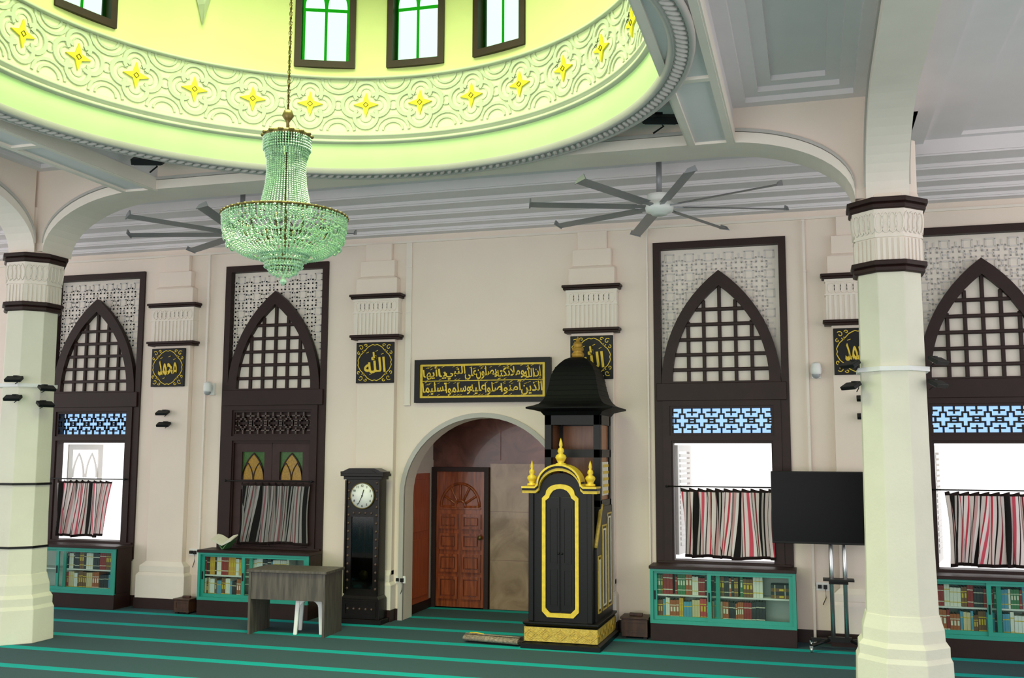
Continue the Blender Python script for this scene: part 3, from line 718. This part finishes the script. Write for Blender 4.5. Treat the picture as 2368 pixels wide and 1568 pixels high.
for R,z0,z1,nn2 in((.19,.27,.19,52),(.175,.21,.15,48),(.14,.16,.1,40),(.11,.115,.07,30)):
    mb.lathe([(R-.004,z0),(R,z0),(R,z0-.008),(R-.004,z0-.008)],24,1,cap=False);beads(mb,[(R,z0),(R*.96,z1)],nn2,.0115)
beads(mb,[(.1,.07),(.04,.04)],14,.012);mb.lathe([(0,.06),(.01,.055),(.008,.03),(.026,.012),(.026,-.005),(0,-.03)],12)
part(mb,'lower_tiers',[CRYS,BRASS],r,'stepped crystal lower tiers',kind='stuff')

# ------------- fans
def fan(cx,cy,z,a0,label):
    r=root('ceiling_fan',(cx,cy,z),label,'ceiling fan',group='large ceiling fans')
    mb=MB();mb.lathe([(.03,.12),(.03,.58)],12);mb.lathe([(.03,.5),(.1,.52),(.1,.592)],16);part(mb,'rod',[FANM],r)
    mb=MB();mb.lathe([(.0,-.08),(.08,-.085),(.1,-.06),(.14,-.05),(.15,-.01),(.15,.03),(.12,.05),(.12,.08),(.13,.09),(.13,.13),(.06,.15),(.03,.15)],24);part(mb,'motor_hub',[WHITE],r,'pale motor housing')
    for i in range(8):
        a=a0+i*pi/4;mb=MB()
        M=Matrix.Rotation(a,4,'Z')@Matrix.Rotation(math.radians(14),4,'X')
        mb.M=M
        pr=[(-.06,0),(-.02,.012),(.03,.01),(.065,-.004),(.03,-.004),(-.03,-.002)]
        mb.prism(pr,.25,1.36,'x');mb.box(.1,.3,-.025,.025,-.006,.008);mb.prism([(-.065,-.01),(.07,-.01),(.06,.045),(-.02,.03)],1.36,1.375,'x')
        part(mb,'blade',[FANM],r)
fan(-1.47,10.4,4.68,math.radians(-70),'large grey eight blade ceiling fan in front of the arched window')
fan(-6.46,10.4,4.68,math.radians(-76),'large grey eight blade ceiling fan behind the chandelier')

# ------------- minbar
r=root('minbar',(-2.66,10.8,0),'black and gold wooden pulpit with arched gate and tall domed canopy','pulpit')
YB=11.86
mb=MB();mb.box(-3.09,-2.21,10.77,YB,0,.05,0);mb.frus((-3.09,-2.21,10.77,YB),(-3.05,-2.25,10.81,YB),.05,.07,0);mb.box(-3.05,-2.25,10.81,YB,.07,.23,0);mb.frus((-3.04,-2.26,10.82,YB),(-3.07,-2.23,10.79,YB),.23,.26,0);mb.box(-3.07,-2.23,10.79,YB,.26,.28,0)
part(mb,'base',[BLACK],r,'black moulded plinth',.003,True)
mb=MB();mb.box(-3.055,-2.245,10.803,10.815,.075,.225);mb.box(-2.252,-2.242,10.81,YB-.03,.075,.225)
F=lambda u,v,d:(u,10.803-d,v);G=lambda u,v,d:(-2.242+d,u,v)
for i in range(5):
    c=-2.98+i*.165
    for s_ in(.06,.035):mb.strip([(c-s_*1.2,.15),(c,.15+s_),(c+s_*1.2,.15),(c,.15-s_)],.008,F,.006,0,True)
for i in range(6):
    c=10.9+i*.17
    for s_ in(.06,.035):mb.strip([(c-s_*1.2,.15),(c,.15+s_),(c+s_*1.2,.15),(c,.15-s_)],.008,G,.006,0,True)
part(mb,'gilt_band',[GOLD2],r,'gold carved leaf band',0,True)
gx=-2.66
mb=MB();gp=[(gx-.35,.28),(gx-.35,1.66)]+[(gx+.24*math.cos(pi-pi*i/16),1.66+.22*math.sin(pi*i/16)) for i in range(17)]+[(gx+.35,1.66),(gx+.35,.28)]
mb.plate([gp],10.86,10.95);mb.box(gx-.355,gx-.30,10.83,10.96,.28,1.66);mb.box(gx+.30,gx+.355,10.83,10.96,.28,1.66)
part(mb,'gate_frame',[BLACK],r,None,.006,True)
def oct_(w,z0,z1,c):
    return [(gx-w+c,z0),(gx+w-c,z0),(gx+w,z0+c),(gx+w,z1-c*2.2),(gx+w-.04,z1-c*1.6),(gx+w-.05,z1-.05)]+[(gx+(w-.06)*math.cos(pi*i/8),z1-.05+.07*math.sin(pi*i/8)) for i in range(1,8)]+[(gx-w+.05,z1-.05),(gx-w+.04,z1-c*1.6),(gx-w,z1-c*2.2),(gx-w,z0+c)]
mb=MB();mb.plate([oct_(.205,.33,1.74,.06),oct_(.165,.375,1.69,.05)],10.835,10.862);part(mb,'gilt_moulding',[GOLD],r,'gold elongated border on the doors',.006,True)
for s_ in(-1,1):
    mb=MB();a,b=sorted((gx+s_*.006,gx+s_*.155));mb.box(a,b,10.845,10.865,.39,1.62)
    a,b=sorted((gx+s_*.035,gx+s_*.125));mb.plate([rect(a,b,.9,1.5),rect(a+.012,b-.012,.912,1.488)],10.837,10.847);mb.plate([rect(a,b,.45,.84),rect(a+.012,b-.012,.462,.828)],10.837,10.847)
    mb.lathe([(0,1.0),(.012,1.0),(.012,1.02),(0,1.02)],10,0,(gx+s_*.02,10.84))
    part(mb,'gate_door',[BLACK],r,'black door leaf',.004,True)
def cornice(off,th,y0,y1,mi,mb):
    n=18;A=[(gx-.42,1.66+off),(gx-.27,1.66+off)]+[(gx+(.235)*math.cos(pi-pi*i/n),1.69+off+.215*math.sin(pi*i/n)) for i in range(n+1)]+[(gx+.27,1.66+off),(gx+.42,1.66+off)]
    B=[(x+(0 if abs(x-gx)>.25 else (x-gx)*th*2.5),z+th) for x,z in A]
    mb.plate([A+B[::-1]],y0,y1,mi=mi)
mb=MB();cornice(0,.03,10.80,10.97,0,mb);cornice(.03,.025,10.79,10.98,1,mb);cornice(.055,.02,10.76,11.0,0,mb);
part(mb,'gate_cornice',[GOLD,BLACK],r,'gold and black arched cornice',.003,True)
for dx,z,s_ in((-.33,1.74,1),(.33,1.74,1),(0,1.96,1.1)):
    mb=MB();pf=[(.055,0),(.055,.02),(.03,.03),(.045,.055),(.058,.08),(.05,.1),(.022,.12),(.035,.14),(.028,.165),(.012,.18),(.02,.2),(.014,.235),(0,.275)]
    mb.lathe([(a*s_,z+b*s_*1.02) for a,b in pf],14,0,(gx+dx,10.88));part(mb,'finial',[GOLD],r,'gold urn finial',0,True)
tx0,tx1,ty0,ty1=-2.94,-2.29,11.24,YB
for s_,x in((-1,-3.0),(1,-2.31)):
    mb=MB();poly=[(10.96,.28),(YB,.28),(YB,1.5),(11.3,1.5),(10.96,1.05)];mb.prism(poly,x,x+.03,'x',0)
    xe=x+.03 if s_>0 else x
    for (a,b,z0,z1) in((11.02,11.18,.36,.98),(11.25,11.5,.36,1.3),(11.56,11.8,.36,1.42)):
        xa=xe if s_>0 else xe-.008
        for q in(0,.045):mb.plate([rect(a+q,b-q,z0+q,z1-q),rect(a+q+.018,b-q-.018,z0+q+.018,z1-q-.018)],xa,xa+.008,'x',1 if q==0 else 2)
    mb.tube([(x+.015,10.97,1.07),(x+.015,11.3,1.52)],.022,8,1)
    part(mb,'side_panel',[BLACK,GOLD2,PAPER],r,'black stair side with gilt panels',0,True)
mb=MB()
for i in range(4):mb.box(-2.97,-2.31,11.0+i*.14,11.14+i*.14 if i<3 else YB-.01,.28,.42+i*.2)
part(mb,'stair',[BLACK],r,'black steps behind the gate',.003,True)
mb=MB()
for x in(tx0,tx1-.08):
    for y in(ty0,ty1-.08):mb.box(x,x+.08,y,y+.08,.28,2.55)
for z0,z1 in((2.42,2.56),(2.05,2.14),(1.5,1.57)):
    mb.plate([rect(tx0,tx1,ty0,ty1),rect(tx0+.06,tx1-.06,ty0+.06,ty1-.06)],z0,z1,'z')
part(mb,'canopy_posts',[BLACK],r,'black square posts and rails',.004,True)
mb=MB();mb.box(tx0+.07,tx1-.07,ty1-.04,ty1-.02,1.0,2.46,0);mb.box(tx0+.03,tx0+.045,ty0+.07,ty1-.07,1.56,2.46,0);mb.box(tx1-.035,tx1-.02,ty0+.07,ty1-.07,1.56,2.46,0);part(mb,'back_panel',[AMBW],r,'amber wood panels between the posts',0,True)
mb=MB();mb.box(tx1-.018,tx1-.006,ty0+.14,ty1-.14,1.62,2.0)
for i in range(5):mb.box(tx1-.006,tx1+.003,ty0+.16,ty1-.16,1.64+i*.075,1.67+i*.075,1)
part(mb,'side_lattice',[PAPER,GOLD],r,'pale carved side lattice',0,True)
cxm=(tx0+tx1)/2;cym=(ty0+ty1)/2
mb=MB();YE=11.93
def sq(mb,prof,mi=0):
    for (a,z0),(b,z1) in zip(prof[:-1],prof[1:]):mb.frus((cxm-a,cxm+a,cym-a,min(cym+a,YE)),(cxm-b,cxm+b,cym-b,min(cym+b,YE)),z0,z1,mi)
sq(mb,[(.33,2.53),(.36,2.57),(.42,2.585),(.50,2.60),(.50,2.62),(.43,2.64),(.38,2.66),(.35,2.69),(.33,2.72),(.31,2.76)])
sq(mb,[(.312,2.76),(.295,2.82),(.282,2.88),(.272,2.94),(.262,2.99),(.245,3.04),(.22,3.09),(.18,3.14),(.135,3.185),(.09,3.21),(.0,3.23)])
for a,z in((.295,2.82),(.282,2.88),(.272,2.94),(.262,2.99),(.245,3.04),(.22,3.09)):mb.box(cxm-a-.004,cxm+a+.004,cym-a-.004,cym+a+.004,z-.004,z+.004)
part(mb,'canopy_roof',[BLACKR],r,'black bell shaped shingled roof',.002,True)
mb=MB();mb.lathe([(.05,3.2),(.07,3.23),(.075,3.26),(.05,3.29),(.07,3.305),(.07,3.325),(.04,3.34),(.055,3.36),(.05,3.39),(.02,3.41),(.025,3.43),(0,3.47)],16,0,(cxm,cym));part(mb,'finial',[mat('old_gold','#A9822E',.45,metal=.4)],r,'gold ringed urn finial',0,True)

# ------------- clock
r=root('grandfather_clock',(-5.40,11.64,0),'tall black grandfather clock with round white dial','clock')
mb=MB();mb.box(-.29,.29,-.02,.24,0,.06);mb.box(-.26,.26,0,.23,.06,.3);mb.plate([rect(-.22,.22,.09,.27),rect(-.19,.19,.12,.24)],-.012,0);mb.frus((-.26,.26,0,.23),(-.23,.23,.02,.23),.3,.34)
mb.plate([rect(-.23,.23,.34,1.78),rect(-.15,.15,.42,1.3)],.03,.06);mb.box(-.23,.23,.19,.23,.34,1.78);mb.box(-.23,-.2,.05,.2,.34,1.78);mb.box(.2,.23,.05,.2,.34,1.78)
mb.box(-.26,.26,.01,.23,1.76,1.8);mb.box(-.29,.29,-.02,.24,1.8,1.835)
mb.plate([[(-.29,1.835),(.29,1.835),(.29,1.86),(.25,1.865),(.21,1.885),(.17,1.90),(-.17,1.90),(-.21,1.885),(-.25,1.865),(-.29,1.86)]],-.02,.2);mb.plate([[(-.2,1.845),(.2,1.845),(.14,1.875),(-.14,1.875)]],-.03,-.02)
for s_ in(-1,1):
    for i in range(14):mb.ell((s_*.19,.03,.42+i*.1),(.02,.016,.02),8,4,1)
    mb.tube([(s_*.225,.015,.36),(s_*.225,.015,1.75)],.014,8)
for i in range(5):mb.ell((-.16+i*.08,.0,.18),(.018,.02,.018),8,4,1)
for i in range(4):mb.ell((-.12+i*.08,.03,1.345),(.018,.016,.018),8,4,1)
part(mb,'case',[DKW,mat('clock_stud','#4A382E',.3)],r,None,.004)
mb=MB();mb.M=Matrix.Translation((0,.03,1.56))@Matrix.Rotation(pi/2,4,'X');mb.lathe([(0,.0),(.165,.0),(.165,.02),(.153,.022),(.153,.012),(0,.012)],40,0);part(mb,'dial_bezel',[BRASS],r)
mb=MB();mb.M=Matrix.Translation((0,.018,1.56))@Matrix.Rotation(pi/2,4,'X');mb.lathe([(0,0),(.154,0),(.154,.006),(0,.006)],40,0);mb.M=None
for k2 in range(1,13):
    a=2*pi*k2/12;mb.text(str(k2),.125*math.sin(a),1.56+.125*math.cos(a),.036,.028,.008,.012,1,0,True)
part(mb,'dial',[DIAL,BLACKM],r,'white dial with black numerals')
mb=MB()
for ang,l,w in((205,.115,.006),(17,.08,.008)):
    a=math.radians(ang);mb.tube([(-.015*math.sin(a),.004,1.56-.015*math.cos(a)),(l*math.sin(a),.004,1.56+l*math.cos(a))],w*.6,6)
mb.ell((0,.004,1.56),(.01,.006,.01));part(mb,'hand',[BLACKM],r,'black clock hands')
mb=MB();mb.tube([(0,.1,1.3),(0,.1,.62)],.006,6);mb.M=Matrix.Translation((0,.1,.58))@Matrix.Rotation(pi/2,4,'X');mb.lathe([(0,-.01),(.06,-.004),(.06,.004),(0,.01)],24);mb.M=None;part(mb,'pendulum',[BRASS],r)
mb=MB()
for x in(-.07,.0,.07):mb.tube([(x,.12,1.3),(x,.12,1.16)],.003,5);mb.tube([(x,.12,1.16),(x,.12,1.0)],.016,10)
part(mb,'weight',[BRASS],r,'brass weights')
mb=MB();mb.box(-.15,.15,.045,.05,.42,1.3);part(mb,'glass_pane',[tint('smoke_glass','#B4B8B6')],r)

# ------------- desk, stool
r=root('desk',(-5.87,10.88,0),'grey brown laminate office desk','desk',rz=math.radians(3))
mb=MB();mb.box(-.5,.5,-.27,.27,.71,.74);part(mb,'desk_top',[GREYW],r,None,.003)
for s_ in(-1,1):
    mb=MB();x=s_*.465;mb.box(x-.014,x+.014,-.25,.25,0,.71);part(mb,'side_panel',[GREYW],r,None,.002)
mb=MB();mb.box(-.45,.45,-.24,-.22,.40,.71);part(mb,'modesty_panel',[GREYW],r,None,.002)
mb=MB();mb.box(.14,.45,-.2,.24,.45,.71);mb.plate([rect(.16,.44,.47,.69),rect(.17,.43,.48,.68)],.24,.245);part(mb,'drawer_box',[GREYW],r)
r=root('plastic_stool',(-5.69,10.93,0),'white moulded plastic stool tucked under the desk','stool',rz=.3)
mb=MB();mb.box(-.14,.14,-.14,.14,.4,.425)
ar=[(-.15,.36),(-.15,.41),(.15,.41),(.15,.36),(.12,.35)]+[(.11*math.cos(pi*i/8),.3+.09*math.sin(pi*i/8)) for i in range(9)]+[(-.12,.35)]
mb.plate([ar],-.148,-.136);mb.plate([ar],.136,.148);mb.plate([ar],-.148,-.136,'x');mb.plate([ar],.136,.148,'x')
part(mb,'seat',[WHITE],r,None,.006)
for sx in(-1,1):
    for sy in(-1,1):
        mb=MB();mb.frus((sx*.15-.022,sx*.15+.022,sy*.15-.022,sy*.15+.022),(sx*.128-.026,sx*.128+.026,sy*.128-.026,sy*.128+.026),0,.4);part(mb,'leg',[WHITE],r,None,.010)

# ------------- tv
r=root('television',(.235,11.56,1.13),'large black flat television on a wheeled stand','television')
mb=MB();mb.box(-.68,.68,-.02,.03,0,.78);mb.box(-.4,.4,.03,.07,.15,.6);part(mb,'casing',[BLACKM],r,None,.006)
mb=MB();mb.box(-.668,.668,-.024,-.02,.022,.768);part(mb,'screen',[SCREEN],r,'dark glossy screen')
r=root('television_stand',(.235,11.68,0),'chrome pole television stand with black wheeled base','tv stand')
mb=MB()
for x in(-.07,.07):mb.tube([(x,0,.1),(x,0,1.6)],.024,12)
part(mb,'pole',[CHROME],r,'chrome poles')
mb=MB();mb.box(-.12,.12,-.03,.03,.09,.14)
for s_ in(-1,1):
    mb.tube([(s_*.1,0,.11),(s_*.3,-.22,.07)],.02,8);mb.tube([(s_*.1,0,.11),(s_*.3,.13,.07)],.02,8)
mb.box(-.3,.3,-.02,.02,.085,.12);part(mb,'base',[BLACKM],r,'black splayed feet')
mb=MB();mb.box(-.16,.16,-.14,.04,.74,.76);mb.box(-.1,.1,-.04,.04,.7,.74);part(mb,'tray',[BLACKM],r)
mb=MB();mb.box(-.3,.3,-.045,-.02,1.35,1.6);part(mb,'mount_plate',[BLACKM],r)
for sx in(-1,1):
    for y in(-.22,.13):
        mb=MB();mb.M=Matrix.Translation((sx*.3,y,.03))@Matrix.Rotation(pi/2,4,'Y');mb.lathe([(0,-.012),(.024,-.012),(.03,-.006),(.03,.006),(.024,.012),(0,.012)],14);mb.M=None;mb.box(sx*.3-.018,sx*.3+.018,y-.015,y+.015,.045,.07);part(mb,'caster',[CHROME],r,'grey caster wheel')

# ------------- small things
def flood(x,y,z,az,s,label):
    r=root('floodlight',(x,y,z),label,'floodlight',group='small black floodlights',rz=az)
    mb=MB();mb.M=Matrix.Rotation(math.radians(30),4,'X');mb.box(-.09*s,.09*s,-.14*s,-.05*s,-.0*s,.035*s);part(mb,'housing',[BLACKM],r,None,.004)
    mb=MB();mb.M=Matrix.Rotation(math.radians(30),4,'X');mb.box(-.078*s,.078*s,-.13*s,-.06*s,-.004*s,.0);part(mb,'lens',[mat('lens_dark','#4A4C50',.2)],r,'dark lens')
    mb=MB();mb.box(-.02*s,.02*s,-.07*s,0,-.012*s,.012*s);mb.tube([(0,-.01,0),(.03*s,-.03*s,-.05*s),(-.02*s,-.01,-.08*s)],.005*s,6);part(mb,'bracket',[BLACKM],r)
cxl=X0-4.70;cxr=X0+4.672
for (x,y,z,az) in((cxl+.12,YC-.3,2.93,.3),(cxl+.12,YC-.3,2.72,.3),(cxl+.31,YC-.12,2.84,1.2),(cxl+.30,YC-.12,2.66,1.2)):
    flood(x,y,z,az,1.0,'small black floodlight clamped to the column strap')
for (x,y,z,az) in((cxr-.29,YC-.14,2.92,-.9),(cxr-.29,YC-.14,2.73,-.9),(cxr+.30,YC-.1,2.94,.9),(cxr+.29,YC-.1,2.74,.9)):
    flood(x,y,z,az,1.0,'small black floodlight clamped to the column strap')
for (x,y,z,az) in((PX[0]-.05,D-.098,2.66,0),(PX[0]-.03,D-.105,2.5,.1),(PX[3]+.05,D-.098,2.75,0),(PX[3]+.05,D-.098,2.55,0)):
    flood(x,y,z,az,1.0,'black floodlight fixed on the wall pilaster')
for (x,y) in((-1.3,9.1),(-6.65,8.95)):flood(x,y,5.2,.3,1.8,'black floodlight fixed at the ceiling corner')
def cctv(x,z):
    r=root('security_camera',(x,D-.03,z),'white dome security camera on the wall','security camera',group='security cameras')
    mb=MB();mb.box(-.05,.05,-.02,.031,-.06,.1);mb.box(-.035,.035,-.12,0,.03,.07);mb.lathe([(.02,.12),(.05,.1),(.06,.05),(.06,.0),(.05,-.02)],16,0,(0,-.1));part(mb,'housing',[WHITE],r,None,.004)
    mb=MB();mb.ell((0,-.1,-.02),(.048,.048,.05),12,8);part(mb,'lens_dome',[mat('lens_grey','#9A9CA0',.2)],r,'grey ball lens')
cctv(-7.86,2.93);cctv(.07,3.02)
def conduit(x0,x1,y,z0,z1,label,st=None):
    mb=MB();cx=(x0+x1)/2;mb.box(x0,x1,y-.025,y,z0,z1)
    n=int((z1-z0)/.6)
    for i in range(n+1):mb.box(x0-.004,x1+.004,y-.029,y,z0+i*.6,min(z1,z0+i*.6+.02))
    if st:struct(mb,st,[CREAM],label,.002)
    else:solo(mb,'cable_conduit',[CREAM],(cx,y,z0),label,'cable conduit',group='cream cable conduits',bevel=.002,w=True)
conduit(-5.02,-4.94,D-.001,2.7,4.829,'cream vertical cable trunking beside the inscription','trim_21')
conduit(-7.97,-7.94,D-.032,.0,4.82,'cream vertical cable conduit')
conduit(-.04,-.01,D-.032,.0,4.82,'cream vertical cable conduit beside the camera')
conduit(-1.87,-1.85,D-.032,.0,4.82,'cream vertical cable conduit beside the window')
mb=MB();mb.box(-15,7,D-.025,D,4.83,4.86);struct(mb,'trim_20',[CREAM],'horizontal cable trunking below the cornice')
def socket(x,z,y=D-.002):
    mb=MB();mb.box(-.07,.07,-.012,0,-.045,.045);mb.box(-.05,-.01,-.04,-.012,-.02,.02,1);mb.box(.01,.05,-.045,-.012,-.025,.02,1)
    mb.tube([(.03,-.03,-.02),(.035,-.035,-.12),(.0,-.02,-.2)],.005,6,1)
    solo(mb,'power_socket',[WHITE,BLACKM],(x,y,z),'white wall socket with black plugs','socket',group='wall sockets',bevel=.002)
socket(-8.06,.75);socket(-5.04,.5);socket(.07,.62)
r=root('rolled_mat',(-3.45,10.92,0),'rolled patterned prayer mat lying on the carpet','mat')
rug=mat('rug_cloth','#8A7B6C',.9,var=.5,vs=45)
mb=MB();sp=[];
for i in range(60):
    a=i*.35;rr=.012+.0018*i*.9;sp.append((rr*math.cos(a),.05+rr*math.sin(a)*.42))
mb.M=Matrix.Rotation(-.12,4,'Z')
vs=[];fs=[]
for x in(-.33,.33):
    for (u,v) in sp:vs.append((x,u,v))
for i in range(59):fs.append((i,i+1,61+i,60+i))
mb.add(vs,fs,0,True);ob=part(mb,'rolled_cloth',[rug],r);so=ob.modifiers.new('s','SOLIDIFY');so.thickness=.005
mb=MB();mb.M=Matrix.Rotation(-.12,4,'Z')@Matrix.Translation((-.2,0,.098));mb.tube([(-.08,0,0),(.0,.0,.006),(.1,-.02,0)],.006,6);part(mb,'tie_cord',[GOLD],r,'yellow cord')
def crate(x,y,w,d,h,label):
    r=root('wooden_box',(x,y,0),label,'box')
    mb=MB();mb.box(-w/2,w/2,-d/2,d/2,0.02,h*.8);mb.plate([rect(-w/2,w/2,h*.25,h*.75),rect(-w/2+.03,w/2-.03,h*.33,h*.66)],-d/2-.008,-d/2);part(mb,'body',[mat('box_wood','#4A2C1C',.5,kind='wood',h2='#311B10')],r,None,.004)
    mb=MB();mb.box(-w/2-.015,w/2+.015,-d/2-.015,d/2+.015,h*.8,h*.88);mb.box(-w*.25,w*.25,-.02,.02,h*.88,h);part(mb,'lid',[MC['box_wood']],r,None,.004)
    mb=MB()
    for sx in(-1,1):
        for sy in(-1,1):mb.box(sx*(w/2-.03)-.02,sx*(w/2-.03)+.02,sy*(d/2-.03)-.02,sy*(d/2-.03)+.02,0,.03)
    part(mb,'foot',[BLACKM],r)
crate(-2.0,11.82,.3,.25,.27,'low brown wooden box beside the pulpit');crate(-7.93,11.75,.22,.22,.22,'low dark wooden box beside the bookcase')
r=root('book_stand',(-7.42,11.83,.832),'small folding stand with an open book on the bookcase','book stand')
mb=MB()
for s_ in(-1,1):
    mb.M=Matrix.Rotation(s_*.7,4,'Y');mb.box(-.006,.006,-.09,.09,.006,.15)
part(mb,'stand',[mat('green_wood','#4E7A4A',.5)],r,'greenish wooden folding stand')
mb=MB();F=[(-.15,.165),(-.08,.15),(0,.10),(.08,.15),(.15,.165),(.15,.15),(.0,.08),(-.15,.15)]
mb.M=Matrix.Rotation(.35,4,'X');mb.prism(F,-.08,.10,'y',0);part(mb,'open_book',[PAPER],r,'open book with white pages')

# ------------- camera, light
def basis(f,p,psi,rr):
    fw=Vector((-math.sin(psi)*math.cos(p),math.cos(psi)*math.cos(p),math.sin(p)));rt=Vector((math.cos(psi),math.sin(psi),0));up=rt.cross(fw)
    return fw,rt*math.cos(rr)+up*math.sin(rr),-rt*math.sin(rr)+up*math.cos(rr)
fw,rt,up=basis(2327.28,.1126,.2884,.0036)
cam=bpy.data.cameras.new('camera');cam.sensor_width=36;cam.lens=2327.28/2368*36;cam.clip_start=.05;cam.clip_end=200
co=bpy.data.objects.new('camera',cam);COL.objects.link(co);M=Matrix.Identity(4)
for i in range(3):M[i][0]=rt[i];M[i][1]=up[i];M[i][2]=-fw[i];M[i][3]=(0,0,H)[i]
co.matrix_world=M;S.camera=co
w=bpy.data.worlds.new('world');S.world=w;w.use_nodes=True;bg=w.node_tree.nodes['Background'];bg.inputs[0].default_value=(1,.98,.97,1);bg.inputs[1].default_value=1.8
def light(t,loc,e,col,size=1,rot=None,sy=None,spread=None):
    l=bpy.data.lights.new('l',t);l.energy=e;l.color=col
    if t=='AREA':
        l.size=size
        if sy:l.shape='RECTANGLE';l.size_y=sy
        if spread:l.spread=math.radians(spread)
    else:l.shadow_soft_size=size
    o=bpy.data.objects.new('lamp_or_fill',l);COL.objects.link(o);o.location=loc
    if rot:o.rotation_euler=rot
    return o
light('POINT',(DC[0],DC[1]-.5,6.5),78,(.76,1,.50),.5)  # added green fill, stands in for light from the tinted dome glass
light('AREA',(DC[0],DC[1],7.6),360,(.87,1,.55),3.2,None,None,130)  # added overhead fill, stands in for green light bounced down from the dome
light('AREA',(-3,-4,1.2),270,(1,.97,.95),6,(math.radians(112),0,0),2.2)  # added unseen fill behind the camera, brightens the ceiling and walls
light('POINT',(-3.3,12.85,2.35),6,(1,.9,.78),.12)
